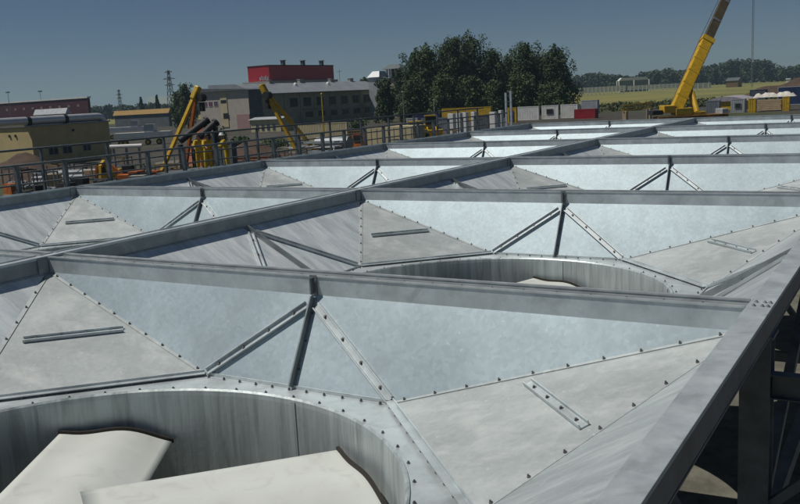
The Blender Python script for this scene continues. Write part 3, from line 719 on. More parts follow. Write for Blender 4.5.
for k in range(3):
    t = k*2.094; g.tube((p.x+.5*math.cos(t), p.y+.5*math.sin(t), ZG), (p.x+.5*math.cos(t), p.y+.5*math.sin(t), 75), .12, 6)
for k in range(60):
    z = ZG+k*1.3; t = (k % 3)*2.094; u = t+2.094; g.bar((p.x+.5*math.cos(t), p.y+.5*math.sin(t), z), (p.x+.5*math.cos(u), p.y+.5*math.sin(u), z+1.3), .08, .08)
g.build('lattice', GRYM, b)

# ------------------------------------------------------------------ yard objects
def ribbed(g, x0, x1, y0, y1, z0, z1, pitch=.3, d=.04):
    g.box(x0, x1, y0, y1, z0, z1)
    n = max(2, int((x1-x0)/pitch))
    for i in range(n):
        a = x0+(x1-x0)*(i+.25)/n; g.box(a, a+(x1-x0)/n*.5, y0-d, y0-.001, z0+.12, z1-.12)
    n = max(2, int((y1-y0)/pitch))
    for i in range(n):
        a = y0+(y1-y0)*(i+.25)/n; g.box(x1+.001, x1+d, a, a+(y1-y0)/n*.5, z0+.12, z1-.12)
def container(pl, pc, pr, D, h, m, label, z0=ZG, name='shipping_container', cat='container', win=None, door=None, group=None, roofm=None):
    x0, x1, y0, y1 = foot(pl, pc, pr, D); y1 = min(y1, y0+12)
    b = thing(name, ((x0+x1)/2, (y0+y1)/2, z0), label, cat, group)
    g = G(); ribbed(g, x0+.05, x1-.05, y0+.05, y1-.05, z0+.12, z0+h-.1); g.build('wall', m, b)
    g = G()
    for X in (x0, x1-.12):
        for Y in (y0, y1-.12): g.box(X, X+.12, Y, Y+.12, z0, z0+h)
    for z in (z0, z0+h-.12):
        g.box(x0+.12, x1-.12, y0-.002, y0+.1, z, z+.12); g.box(x1-.1, x1+.002, y0+.12, y1-.12, z, z+.12)
    g.build('frame', roofm or m, b)
    g = G(); g.box(x0+.06, x1-.06, y0+.11, y1-.06, z0+h-.1, z0+h-.04); g.build('roof', roofm or m, b)
    if win:
        f = G(); xa = x0+(x1-x0)*win[0]; xb = x0+(x1-x0)*win[1]; za, zb = z0+h*win[2], z0+h*win[3]
        f.box(xa, xb, y0-.07, y0-.045, za, zb); w_ = f.build('window', GRYM, b); f = G(); f.box(xa+.1, xb-.1, y0-.09, y0-.072, za+.1, zb-.1); f.build('pane', GLS, w_)
    if door:
        f = G(); xa = x0+(x1-x0)*door[0]; xb = x0+(x1-x0)*door[1]; f.box(xa, xb, y0-.08, y0-.045, z0+.15, z0+h*.82); d_ = f.build('door', door[2], b)
        f = G(); f.box(xb-.18, xb-.1, y0-.12, y0-.082, z0+h*.4, z0+h*.46); f.build('handle', BLK, d_)
    return b
WG = 'white site containers behind the far end of the deck'
container(517, 538, 539, 168, 2.6, WHT, 'plain white site container with ribbed sides beside the yellow one', group=WG)
container(541, 557.5, 558.5, 168, 2.6, WHT, 'white site container with one square dark window, middle of the white row', win=(.3, .72, .35, .75), group=WG)
container(560, 577, 580, 168, 2.6, WHT, 'plain white site container at the right end of the white row', group=WG)
container(581, 597, 599, 186, 2.9, LGRY, 'pale grey container standing just behind the red one')
container(573.5, 594.5, 598, 160, 1.75, REDC, 'low red steel bin right of the white containers', name='skip_bin', cat='skip')
container(505, 515.5, 516.5, 160, 2.75, YEL2, 'bright yellow container with a blue door left of the white row', door=(.35, .75, BLU))
container(441, 490, 492, 178, 2.85, YEL2, 'long yellow container behind the white tanks', roofm=YEL2)
container(414, 438, 440, 150, 2.5, BLU, 'dull blue container behind the yellow loader')
container(345, 362, 363, 92, 2.6, BROWN, 'brown slatted container to the left of the green one')
container(363, 371, 372, 90, 2.62, GRN, 'narrow bright green cabinet between the brown container and the red truck', name='tool_cabinet', cat='cabinet')
container(296, 345, 347, 128, 2.6, CREAM, 'long cream site hut behind the grey stacked frames', name='site_hut', cat='hut')
container(405, 416, 417, 118, 2.9, LGRY, 'pale grey container just behind the yellow loader, left end')
for k, (pa, pb) in enumerate(((446.5, 452), (455, 459), (461, 465), (470, 473.5), (488.5, 494), (497.5, 500.5))):
    D = 120+k*3; x0, x1, y0, y1 = foot(pa, pb, pb+.7, D); z1 = zat(pb, 110.5+3.2*(k < 4)-k*.6+(4 if k == 4 else 3 if k == 5 else 0), D)
    b = thing('liquid_tank', ((x0+x1)/2, (y0+y1)/2, ZG), ['white cube tank at the left end of the tank row', 'white cube tank, second from the left in the tank row', 'white cube tank, third from the left in the tank row', 'narrow white cube tank, fourth from the left in the tank row', 'wider white cube tank near the ladder', 'narrow white cube tank closest to the ladder'][k], 'tank', 'white cube tanks behind the railing')
    g = G(); g.box(x0, x1, y0, y0+.9, ZG+.15, z1); g.build('body', WHT, b, bevel=.04)
    g = G(); g.box(x0-.05, x1+.05, y0-.05, y0+.95, ZG, ZG+.15); g.build('pallet', PALEW, b)
    g = G(); g.tube(((x0+x1)/2, y0+.45, z1), ((x0+x1)/2, y0+.45, z1+.1), .15, 12); g.build('lid', BLK, b)
# wheel helper
def wheel(b, cx, cy, cz, r, wd, ax):
    a = Vector(ax).normalized(); c = Vector((cx, cy, cz)); g = G(); g.tube(c-a*wd/2, c+a*wd/2, r, 18); o = g.build('wheel', BLK, b)
    g = G(); g.tube(c-a*(wd/2+.02), c+a*(wd/2+.02), r*.5, 12); g.build('rim', YEL2, o)
def loader(px, D, label, rot=0, scl=1., m=YEL2):
    p = gp(px, D); x, y = p.x, p.y; b = thing('wheel_loader', p, label, 'loader', 'yellow machines in the yard')
    g = G(); g.box(x-2.2, x+.1, y-1.0, y+1.0, ZG+.8, ZG+1.9); g.hexa([(x-2.6, y-.9, ZG+.8), (x-2.2, y-.9, ZG+.8), (x-2.2, y+.9, ZG+.8), (x-2.6, y+.9, ZG+.8), (x-2.4, y-.9, ZG+1.7), (x-2.2, y-.9, ZG+1.9), (x-2.2, y+.9, ZG+1.9), (x-2.4, y+.9, ZG+1.7)]); g.build('body', m, b, bevel=.06)
    g = G(); g.box(x-.9, x+.5, y-.75, y+.75, ZG+1.9, ZG+2.9); c_ = g.build('cab', GLS, b)
    g = G(); g.box(x-1.0, x+.6, y-.85, y+.85, ZG+2.9, ZG+3.05)
    for X in (-.95, .45):
        for Y in (-.8, .72): g.box(x+X, x+X+.1, y+Y, y+Y+.08, ZG+1.9, ZG+2.9)
    g.build('cab_frame', m, c_)
    for X in (-1.5, 1.2):
        for Y in (-1.05, 1.05): wheel(b, x+X, y+Y, ZG+.7, .7, .45, (0, 1, 0))
    for Y in (-.55, .55):
        g = G(); g.bar((x+.3, y+Y, ZG+1.5), (x+2.1, y+Y, ZG+1.0), .16, .3, (0, 0, 1), -.1); g.bar((x+2.0, y+Y, ZG+1.0), (x+2.7, y+Y, ZG+.5), .16, .25, (0, 0, 1), -.1); g.build('lift_arm', m, b)
    g = G(); prof = [(2.7, .15), (3.6, .1), (3.65, .2), (2.95, .35), (2.85, .9), (3.2, 1.3), (3.1, 1.35), (2.65, .95)]
    vs = [(x+a, y-1.3, ZG+z) for a, z in prof]+[(x+a, y+1.3, ZG+z) for a, z in prof]; k = len(prof)
    g.mesh(vs, [(i, (i+1) % k, k+(i+1) % k, k+i) for i in range(k)]+[tuple(range(k-1, -1, -1)), tuple(range(k, 2*k))]); g.build('bucket', m, b)
    b.rotation_euler.z = rot; b.scale = (scl,)*3
loader(414, 104, 'yellow wheel loader facing the deck, left of the two near the blue container', rad(-75), .95)
loader(430, 116, 'yellow wheel loader facing the deck, right of the two and farther back', rad(-60), 1.05)
def excavator(px, D, label, m, rot=0, scl=1.):
    p = gp(px, D); x, y = p.x, p.y; b = thing('excavator', p, label, 'excavator', 'yellow machines in the yard')
    for Y in (-1.0, 1.0):
        g = G(); g.box(x-1.5, x+1.5, y+Y-.28, y+Y+.28, ZG+.05, ZG+.8); g.build('track', BLK, b, bevel=.25)
    g = G(); g.box(x-1.9, x+.9, y-1.2, y+1.2, ZG+.95, ZG+1.75); g.box(x-1.9, x-.6, y-1.1, y+1.1, ZG+1.75, ZG+2.1); g.build('house', m, b, bevel=.06)
    g = G(); g.box(x-.5, x+.85, y-1.15, y-.2, ZG+1.75, ZG+2.8); g.build('cab', GLS, b, bevel=.05)
    g = G(); g.bar((x+.8, y+.3, ZG+1.5), (x+2.6, y+.3, ZG+3.1), .35, .4); g.bar((x+2.5, y+.3, ZG+3.2), (x+4.0, y+.3, ZG+2.6), .35, .4); g.build('boom', m, b)
    g = G(); g.bar((x+3.9, y+.3, ZG+2.9), (x+4.3, y+.3, ZG+1.0), .28, .3, (1, 0, 0)); g.build('stick', m, b)
    g = G(); g.hexa([(x+3.7, y-.2, ZG+.3), (x+4.3, y-.2, ZG+.2), (x+4.3, y+.8, ZG+.2), (x+3.7, y+.8, ZG+.3), (x+3.9, y-.2, ZG+1.1), (x+4.5, y-.2, ZG+1.0), (x+4.5, y+.8, ZG+1.0), (x+3.9, y+.8, ZG+1.1)]); g.build('bucket', BLK, b)
    b.rotation_euler.z = rot; b.scale = (scl,)*3
excavator(103, 70, 'mini excavator with a folded yellow arm below the tan shed', YEL2, rad(-60), .62)
excavator(121, 68, 'mini excavator with a dark cab standing right of the other one by the shed', ORG, rad(200), .6)
# red truck
def truck(px, D, label, cabm, boxm, name='truck', L=6.2, h=2.5):
    p = gp(px, D); x, y = p.x, p.y; b = thing(name, p, label, 'truck')
    g = G(); g.box(x-1.2, x+L, y-1.1, y+1.1, ZG+.7, ZG+1.0); g.build('chassis', BLK, b)
    g = G(); g.hexa([(x-3.0, y-1.15, ZG+.6), (x-1.25, y-1.15, ZG+.6), (x-1.25, y+1.15, ZG+.6), (x-3.0, y+1.15, ZG+.6), (x-2.8, y-1.1, ZG+2.4), (x-1.25, y-1.1, ZG+2.5), (x-1.25, y+1.1, ZG+2.5), (x-2.8, y+1.1, ZG+2.4)]); c_ = g.build('cab', cabm, b, bevel=.08)
    g = G(); g.box(x-2.6, x-1.6, y-1.18, y-1.16, ZG+1.55, ZG+2.25); g.build('side_window', GLS, c_)
    for Y in (-.8, .8):
        g = G(); g.tube((x-3.06, y+Y, ZG+.95), (x-2.96, y+Y, ZG+.95), .13, 10); g.build('headlight', WHT, b)
    g = G(); ribbed(g, x-.9, x+L, y-1.2, y+1.2, ZG+1.01, ZG+h, .6); g.build('cargo_box', boxm, b)
    for X in (-2.1, L-2.4, L-1.1):
        for Y in (-.98, .98): wheel(b, x+X, y+Y, ZG+.5, .5, .35, (0, 1, 0))
truck(379, 88, 'truck with an orange-red cab and cream slatted cargo box', ORG, CREAM, h=3.0, L=4.4)
# stacked grey frames and orange cable drums near px 300-340
fr = thing('frame_stack', gp(312, 80), 'stack of grey and white steel frames behind the railing, left of the brown container', 'steel stack')
p = gp(312, 80)
for k in range(5):
    g = G(); z = ZG+.4+k*.42; g.box(p.x-2.6, p.x+2.6, p.y-.6, p.y-.5, z, z+.14); g.box(p.x-2.6, p.x+2.6, p.y+.5, p.y+.6, z, z+.14)
    for q in range(5): g.box(p.x-2.5+q*1.2, p.x-2.4+q*1.2, p.y-.5, p.y+.5, z, z+.14)
    for q in (-2.5, 2.4): g.box(p.x+q, p.x+q+.12, p.y-.58, p.y-.46, z-.28, z)
    g.build('frame', RAILW if k % 2 == 0 else WHT, fr)
b = thing('pipe_bundle', gp(331, 84), 'dark grey drum of rolled sheet beside the steel frames', 'roll')
p = gp(331, 84); g = G(); g.tube((p.x-1.9, p.y, ZG+1.8), (p.x+1.9, p.y, ZG+1.8), .62, 16); g.build('roll', GRYM, b)
g = G()
for q in (-1.3, 1.3): g.box(p.x+q-.12, p.x+q+.12, p.y-.6, p.y+.6, ZG, ZG+1.25)
g.build('cradle', BLK, b)
for k, (px, D, lab) in enumerate(((312, 70, 'orange steel trough lying in front of the grey frames'), (334, 74, 'short orange steel trough right of the grey frames'))):
    p = gp(px, D); b = thing('steel_trough', p, lab, 'trough', 'orange steel troughs on the ground'); L = 2.6 if k == 0 else 1.2; z = ZG+.15
    g = G(); g.box(p.x-L, p.x+L, p.y-.5, p.y+.5, z, z+.1); g.box(p.x-L, p.x+L, p.y-.56, p.y-.502, z, z+1.2); g.box(p.x-L, p.x+L, p.y+.502, p.y+.56, z, z+1.2); g.build('tray', ORG, b)
    g = G()
    for q in (-.7, .7): g.box(p.x+q*L-.1, p.x+q*L+.1, p.y-.6, p.y+.6, ZG, z)
    g.build('skid', BLK, b)
# shear legs
def shear(D, hd, f1, f2, f3, label, m2):
    a = at(*hd, D); b = thing('shear_legs', (a.x, a.y, ZG), label, 'shear legs', 'yellow shear legs standing beyond the railing')
    def leg(pxy, dd, m, wd):
        q = at(*pxy, D+dd); d = (q-a); k = (ZG-a.z)/d.z; e = a+d*k
        g = G(); g.bar(a, e, wd, wd, (0, 1, 0), -wd/2); o = g.build('leg', m, b)
        g = G(); g.box(e.x-.4, e.x+.4, e.y-.4, e.y+.4, ZG, ZG+.08); g.build('foot', BLK, o)
    leg(f1, 0, YEL, .29); leg(f2, 3, m2, .28)
    g = G(); e1 = at(f1[0], f1[1], D); dd = (a-e1).normalized(); g.bar(a-dd*.9, a+dd*.35, .5, .55, (0, 1, 0), -.27); g.build('head', YEL2, b, bevel=.1)
    g = G(); g.tube((a.x+.45, a.y-.3, a.z-.7), (a.x+.45, a.y+.3, a.z-.7), .36, 14); g.box(a.x+.3, a.x+.6, a.y-.2, a.y+.2, a.z-1.9, a.z-1.1); g.build('sheave', BLK, b)
shear(78, (197, 90), (164, 166), (186, 164), (192, 166), 'first yellow shear legs leaning over, left of the pale office end wall', ORG)
shear(80, (263, 88), (297, 151), (312, 147), (318, 147), 'second yellow shear legs leaning the other way in front of the cream annex', YEL)
# orange sheeted heap and black tubes by the first shear legs
p = gp(199, 88); b = thing('covered_load', p, 'load under a faded orange sheet beside the first shear legs', 'covered load')
g = G(); N = 14
vs = []
for i in range(N+1):
    for j in range(7):
        u, v = i/N*2-1, j/6*2-1; h = max(0, (1-abs(u)**1.25))*(1-abs(v)**2)*(4.3+.5*math.sin(4*u+2*v))
        vs.append((p.x+u*1.9, p.y+v*1.8, ZG+h))
g.mesh(vs, [(i*7+j, i*7+j+1, (i+1)*7+j+1, (i+1)*7+j) for i in range(N) for j in range(6)]); g.build('sheet', mat('faded_orange_sheet', (.36, .12, .06), .85, 0, .2, 1.5), b, smooth=True)
b = thing('black_conveyor', gp(197, 72), 'pair of thick black tubes propped at a slant behind the workers', 'conveyor')
for dx in (0, 2.2):
    q = at(180+dx*6, 141+dx, 72); r_ = at(206+dx*4, 121+dx, 73); g = G(); g.tube(q, r_, .29, 14); o = g.build('tube', BLK, b)
    g = G(); d = (r_-q).normalized(); g.tube(r_, r_+d*.2, .37, 14); g.build('flange', BLK, o)
    g = G(); g.box(q.x-.15, q.x+.15, q.y-.15, q.y+.15, ZG, q.z-.3); g.box(r_.x-.15, r_.x+.15, r_.y-.15, r_.y+.15, ZG, r_.z-.3); g.build('prop', BLK, b)
# blue cabin-like tanks behind workers
container(214, 228, 233, 70, 3.0, SLATE, 'dark slate blue container behind the helmeted worker')
container(258, 266, 268, 62, 1.4, BLK, 'small black generator on the ground, right of the workers', name='generator', cat='generator')
# white trailers behind
def trailer(px0, px1, D, label, z, m=WHT):
    a, c_ = gp(px0, D), gp(px1, D); b = thing('trailer', (a+c_)/2, label, 'trailer', 'white trailers by the distant road')
    d = (c_-a).normalized(); L = (c_-a).length; n = Vector((-d.y, d.x, 0))
    def B(g, s0, s1, t0, t1, z0, z1):
        P_ = [a+d*s+n*t for s, t in ((s0, t0), (s1, t0), (s1, t1), (s0, t1))]
        g.hexa([(q.x, q.y, z0) for q in P_]+[(q.x, q.y, z1) for q in P_])
    g = G(); B(g, 0, L, -1.2, 1.2, ZG+z, ZG+z+.9); g.build('bed', m, b)
    g = G(); B(g, L*.55, L*.72, -1.1, 1.1, ZG+z+.9, ZG+z+2.2); g.build('headboard', LGRY, b)
    for s in (.12, .2, .6, .8): q = a+d*(L*s)-n*1.0; wheel(b, q.x, q.y, ZG+.5, .5, .4, n)
trailer(113, 169, 150, 'long white flatbed trailer beyond the tan shed', 1.3)
trailer(106, 150, 190, 'second white trailer farther back, partly hidden by the flatbed', 1.6)
p0, p1 = at(110, 147, 78), at(142, 145.6, 78); b = thing('white_pipe', p0, 'thin white pipe on short trestles right of the tan shed', 'pipe')
g = G(); g.tube(p0, p1, .18, 10); g.build('barrel', WHT, b)
for t in (.1, .5, .9):
    q = p0.lerp(p1, t); g = G(); g.box(q.x-.08, q.x+.08, q.y-.08, q.y+.08, ZG, q.z-.18); g.build('trestle', GRYM, b)
b, (x0, x1, y0, y1, z) = house(114, 168, 171, 300, 113, 'ochre_barn', 'long low ochre roofed barn under the distant tree line', SLATE, mat('ochre_roof', (.34, .21, .06), .8), 1.6)
b, (x0, x1, y0, y1, z) = house(36, 66, 69, 190, 113.5, 'grey_lean_to', 'grey lean-to roof in front of the dark red hall', GRYM, LGRY, 1.2)
# mound in front of the shed
def mound(px, D, rx, ry, h, label):
    p = gp(px, D); g = G(); N = 22; vs = []
    for i in range(N+1):
        for j in range(N+1):
            u, v = i/N*2-1, j/N*2-1; r = math.hypot(u, v); hh = max(0, 1-r)**.9*h*(1+.25*math.sin(u*7+v*3)+.2*math.sin(v*9-u*4))
            vs.append((p.x+u*rx, p.y+v*ry, ZG-.05+hh))
    K = N+1; g.mesh(vs, [(i*K+j, (i+1)*K+j, (i+1)*K+j+1, i*K+j+1) for i in range(N) for j in range(N)])
    tag(g.build('soil_mound', DIRT, smooth=True, org=(p.x, p.y, ZG)), label, 'mound', 'heaps of brown soil')
mound(8, 84, 9, 5, 2.2, 'heap of brown soil in front of the sunlit end of the tan shed')
mound(240, 100, 7, 5, 1.6, 'low heap of reddish soil right of the workers'); mound(796, 250, 16, 12, 4.5, 'heap of brown soil at the edge of the field, far right')
mound(305, 66, 6, 3, 1.1, 'low heap of dark soil near the foot of the second shear legs')

# ------------------------------------------------------------------ crane
DC = 110
pv = at(676.0, 110, DC); tip = at(706.5, 42, DC+4); cr = thing('mobile_crane', (pv.x, pv.y, ZG), 'yellow mobile crane with its telescopic boom raised to the upper right', 'crane')
bd = (tip-pv).normalized(); bn = bd.cross(fw).normalized(); end2 = tip+bd*26
g = G(); g.bar(pv, tip, 1.15, 1.45, bn, -.7); bo = g.build('boom', YEL, cr, bevel=.12)
g = G(); g.bar(tip-bd*.2, tip+bd*.5, 1.3, 1.65, bn, -.8); g.build('boom_collar', YEL2, bo)
g = G(); g.bar(tip+bd*.3, tip+bd*11, .9, 1.1, bn, -.55); g.build('boom_extension', mat('boom_dark', (.085, .068, .035), .5, 0, .25, 1.5), bo)
g = G(); g.bar(tip+bd*10.8, end2, .7, .85, bn, -.45); g.build('boom_extension', mat('boom_dark', (.085, .068, .035), .5, 0, .25, 1.5), bo)
for t in (.16, .34, .52, .70, .86):
    g = G(); c_ = pv.lerp(tip, t); g.bar(c_, c_+bd*.12, 1.2, 1.5, bn, -.725); g.build('boom_band', YEL2, bo)
for t in (3.5, 7.0, 11.2): g = G(); g.bar(tip+bd*t, tip+bd*(t+.3), .96, 1.16, bn, -.58); g.build('boom_band', GRYM, bo)
g = G(); g.tube(pv+bn*.9, tip+bn*.95+bd*.5, .04, 6); g.tube(tip+bn*.95+bd*.5, end2+bn*.55, .04, 6); g.build('hoist_rope', BLK, cr)
q0, q1 = at(697, 112, DC), pv.lerp(tip, .42); g = G(); g.tube(q0, q0.lerp(q1, .62), .34, 12); g.tube(q0.lerp(q1, .62), q1, .2, 12); g.build('luffing_cylinder', YEL, cr, smooth=False)
q0, q1 = at(694.5, 112, DC+1.2), pv.lerp(tip, .40); g = G(); g.tube(q0, q0.lerp(q1, .62), .3, 12); g.tube(q0.lerp(q1, .62), q1, .18, 12); g.build('luffing_cylinder', YEL2, cr)
rx = Vector((RT.x, RT.y, 0)).normalized(); ry = Vector((-rx.y, rx.x, 0))
def cb(g, pxa, pxb, ya, yb, dn, df):
    A, B_ = gp(pxa, DC), gp(pxb, DC); za, zb = zat((pxa+pxb)/2, yb, DC), zat((pxa+pxb)/2, ya, DC)
    P_ = [A-ry*dn, B_-ry*dn, B_+ry*df, A+ry*df]; g.hexa([(q.x, q.y, za) for q in P_]+[(q.x, q.y, zb) for q in P_])
g = G(); cb(g, 661.5, 673, 105.5, 113, 1.1, 1.1); g.build('counterweight', YEL, cr, bevel=.08)
g = G(); cb(g, 673.2, 690, 108, 115, 1.2, 1.2); cb(g, 690.2, 703, 111.5, 115, 1.2, 1.2); g.build('superstructure', YEL2, cr, bevel=.06)
g = G(); cb(g, 655, 725, 115.2, 120, 1.4, 1.4); g.build('carrier', mat('carrier_paint', (.20, .10, .02), .6, 0, .4, 1.5), cr, bevel=.05)
g = G(); cb(g, 650, 661, 110.5, 115.1, 1.0, 1.0); g.build('cab', BLK, cr, bevel=.08)
g = G(); cb(g, 719, 725, 108.5, 115, 1.25, 1.25); g.build('driver_cab', LGRY, cr, bevel=.06)
for px in (660, 672, 690, 702, 716):
    for s in (-1.3, 1.3): q = gp(px, DC)+ry*s; wheel(cr, q.x, q.y, ZG+.62, .62, .45, ry)
for px in (656, 708):
    g = G(); q = gp(px, DC); g.bar(q-ry*3.2+Vector((0, 0, .6)), q+ry*3.2+Vector((0, 0, .6)), .3, .3); g.box(q.x-ry.x*3.2-.3, q.x-ry.x*3.2+.3, q.y-ry.y*3.2-.3, q.y-ry.y*3.2+.3, ZG, ZG+.6); g.build('outrigger', YEL2, cr)
b = thing('crane_jib', gp(640, 140), 'flat yellow lattice jib lying on the ground left of the crane', 'jib')
p0, p1 = gp(622, 140, ZG+1.6), gp(652, 140, ZG+1.9); g = G()
for s, z in ((-.5, 0), (.5, 0), (-.5, .8), (.5, .8)): g.bar(p0+ry*s+Vector((0, 0, z)), p1+ry*s+Vector((0, 0, z)), .14, .14)
for k in range(8):
    for s in (-.5, .5): g.bar(p0.lerp(p1, k/8)+ry*s, p0.lerp(p1, (k+1)/8)+ry*s+Vector((0, 0, .8)), .08, .08)
g.build('lattice', YEL2, b); g = G()
for t in (.1, .9): q = p0.lerp(p1, t); g.box(q.x-.3, q.x+.3, q.y-.6, q.y+.6, ZG, q.z-.05)
g.build('block', PALEW, b)
# yellow tent hall, crates and sheets at the right
DT = 165
x0, x1, y0, y1 = foot(706, 747, 757, DT)
b = thing('yellow_tent_hall', ((x0+x1)/2, (y0+y1)/2, ZG), 'yellow storage tent with a low grey roof, right of the crane', 'tent'); zt = zat(725, 102, DT)
g = G(); g.box(x0, x1, y0, y1, ZG, zt); g.build('wall', YEL2, b)
g = G(); N = 12; prof = [(x0-.3+(x1-x0+.6)*i/N, zt+.02+.9*math.sin(math.pi*i/N)**.8) for i in range(N+1)]
vs = [(a, y0-.3, z) for a, z in prof]+[(a, y1+.3, z) for a, z in prof]; K = N+1
g.mesh(vs, [(i, i+1, K+i+1, K+i) for i in range(N)]+[tuple(range(N, -1, -1)), tuple(range(K, 2*K))]); g.build('roof', mat('grey_tarp_roof', (.34, .32, .36), .8), b)
container(706, 719.5, 721, 152, 2.2, GRYM, 'grey steel box in front of the left half of the yellow tent', name='steel_box', cat='box')
container(731, 745, 747, 150, 2.3, LGRY, 'pale grey cabin with a dark window in front of the yellow tent', name='site_cabin', cat='cabin', win=(.3, .75, .3, .7))
container(748.5, 756, 757, 146, 2.35, YEL2, 'narrow yellow crate at the left end of the covered timber stack', name='yellow_crate', cat='crate')
container(783, 790, 791, 146, 2.35, YEL2, 'narrow yellow crate at the right end of the covered timber stack', name='yellow_crate', cat='crate')
x0, x1, y0, y1 = foot(757.5, 782, 783, 147)
b = thing('timber_stack', ((x0+x1)/2, (y0+y1)/2, ZG), 'stack of pale timber between two yellow crates under white covers', 'timber')
g = G()
for k in range(6):
    for q in range(8): g.box(x0+.03*(q % 2), x1-.05*((q+k) % 3), y0+q*.22, y0+q*.22+.19, ZG+.2+k*.30, ZG+.2+k*.30+.26)
g.build('boards', PALEW, b)
x0, x1, y0, y1 = foot(753, 796, 797, 146.8)
b = thing('white_cover', ((x0+x1)/2, y0+1, ZG+2.35), 'crumpled white sheets heaped over the timber stack and crates', 'sheet')
g = G(); N = 34; M_ = 8; vs = []
for i in range(N+1):
    for j in range(M_+1):
        u, v = i/N, j/M_; e = min(1, 12*u, 12*(1-u))*min(1, 5*v, 5*(1-v))
        vs.append((x0+(x1-x0)*u, y0+.0+2.2*v, ZG+2.36+e*(.62+.16*math.sin(u*17+v*3)+.10*math.sin(u*37+1+v*5)+random.uniform(-.06, .06))))
K = M_+1; g.mesh(vs, [(i*K+j, (i+1)*K+j, (i+1)*K+j+1, i*K+j+1) for i in range(N) for j in range(M_)]); g.build('sheet', CLOTH, b)
container(750, 766, 768, 190, 3.1, SLATE, 'dark slate container between the tent and the white covers', roofm=BLU)
container(778, 830, 832, 172, 3.6, BLU, 'blue container with a pale roof at the right margin', roofm=LGRY)
# polytunnel and pipes at the far side of the field
pa, pb = gp(619, 640), gp(649, 640); b = thing('polytunnel', (pa+pb)/2, 'white greenhouse frame standing at the far edge of the field', 'greenhouse')
d = (pb-pa).normalized(); n = Vector((-d.y, d.x, 0)); L = (pb-pa).length
hh = 9.5
g = G(); P_ = [pa, pb, pb+n*6, pa+n*6]; g.hexa([(q.x, q.y, ZG+hh-1.2) for q in P_]+[(q.x+s*d.x*2.2, q.y+s*d.y*2.2, ZG+hh+.8) for q, s in zip(P_, (1, -1, -1, 1))]); g.build('roof', WHT, b)
g = G()
for k in range(3):
    for s in (0, 6): q = pa+d*(L*k/2)+n*s; g.box(q.x-.35, q.x+.35, q.y-.35, q.y+.35, ZG, ZG+hh-1.25)
g.build('post', WHT, b)
for s in (0,):
    g = G(); g.hexa([(q.x, q.y, ZG) for q in [pa+n*1, pb+n*1, pb+n*1.4, pa+n*1.4]]+[(q.x, q.y, ZG+hh-1.3) for q in [pa+n*1, pb+n*1, pb+n*1.4, pa+n*1.4]]); g.build('side_sheet', mat('grey_film', (.14, .17, .18), .5), b)
def wall_strip(pa_, pb_, D, h, name, label, m, cat, posts=10):
    A, B_ = gp(pa_, D), gp(pb_, D); b = thing(name, (A+B_)/2, label, cat); d = (B_-A).normalized(); n = Vector((-d.y, d.x, 0))
    g = G(); Q = [A, B_, B_+n*.5, A+n*.5]; g.hexa([(q.x, q.y, ZG+h*.3) for q in Q]+[(q.x, q.y, ZG+h) for q in Q]); g.build('panel', m, b)
    for k in range(posts):
        q = A.lerp(B_, (k+.5)/posts)+n*.25; g = G(); g.box(q.x-.25, q.x+.25, q.y-.25, q.y+.25, ZG, ZG+h*.98); g.build('post', m, b)
wall_strip(578, 626, 560, 5.0, 'white_fence', 'low white fence strip left of the greenhouse across the field', WHT, 'fence', 12)
wall_strip(628, 686, 620, 4.4, 'white_fence', 'long white fence strip behind the crane boom at the field edge', WHT, 'fence', 14)
wall_strip(690, 711, 480, 4.2, 'white_barrier', 'short white barrier right of the crane cylinder in the field', WHT, 'barrier', 4)
b, (x0, x1, y0, y1, z) = house(726, 738, 742, 560, 80.5, 'brown_farmhouse', 'small brown farm shed at the far edge of the field', BROWN, SLATE, 2.)
b, (x0, x1, y0, y1, z) = house(786, 789.5, 791, 560, 79.2, 'white_hut', 'tiny white hut at the far edge of the field, right', WHT, LGRY, .6)

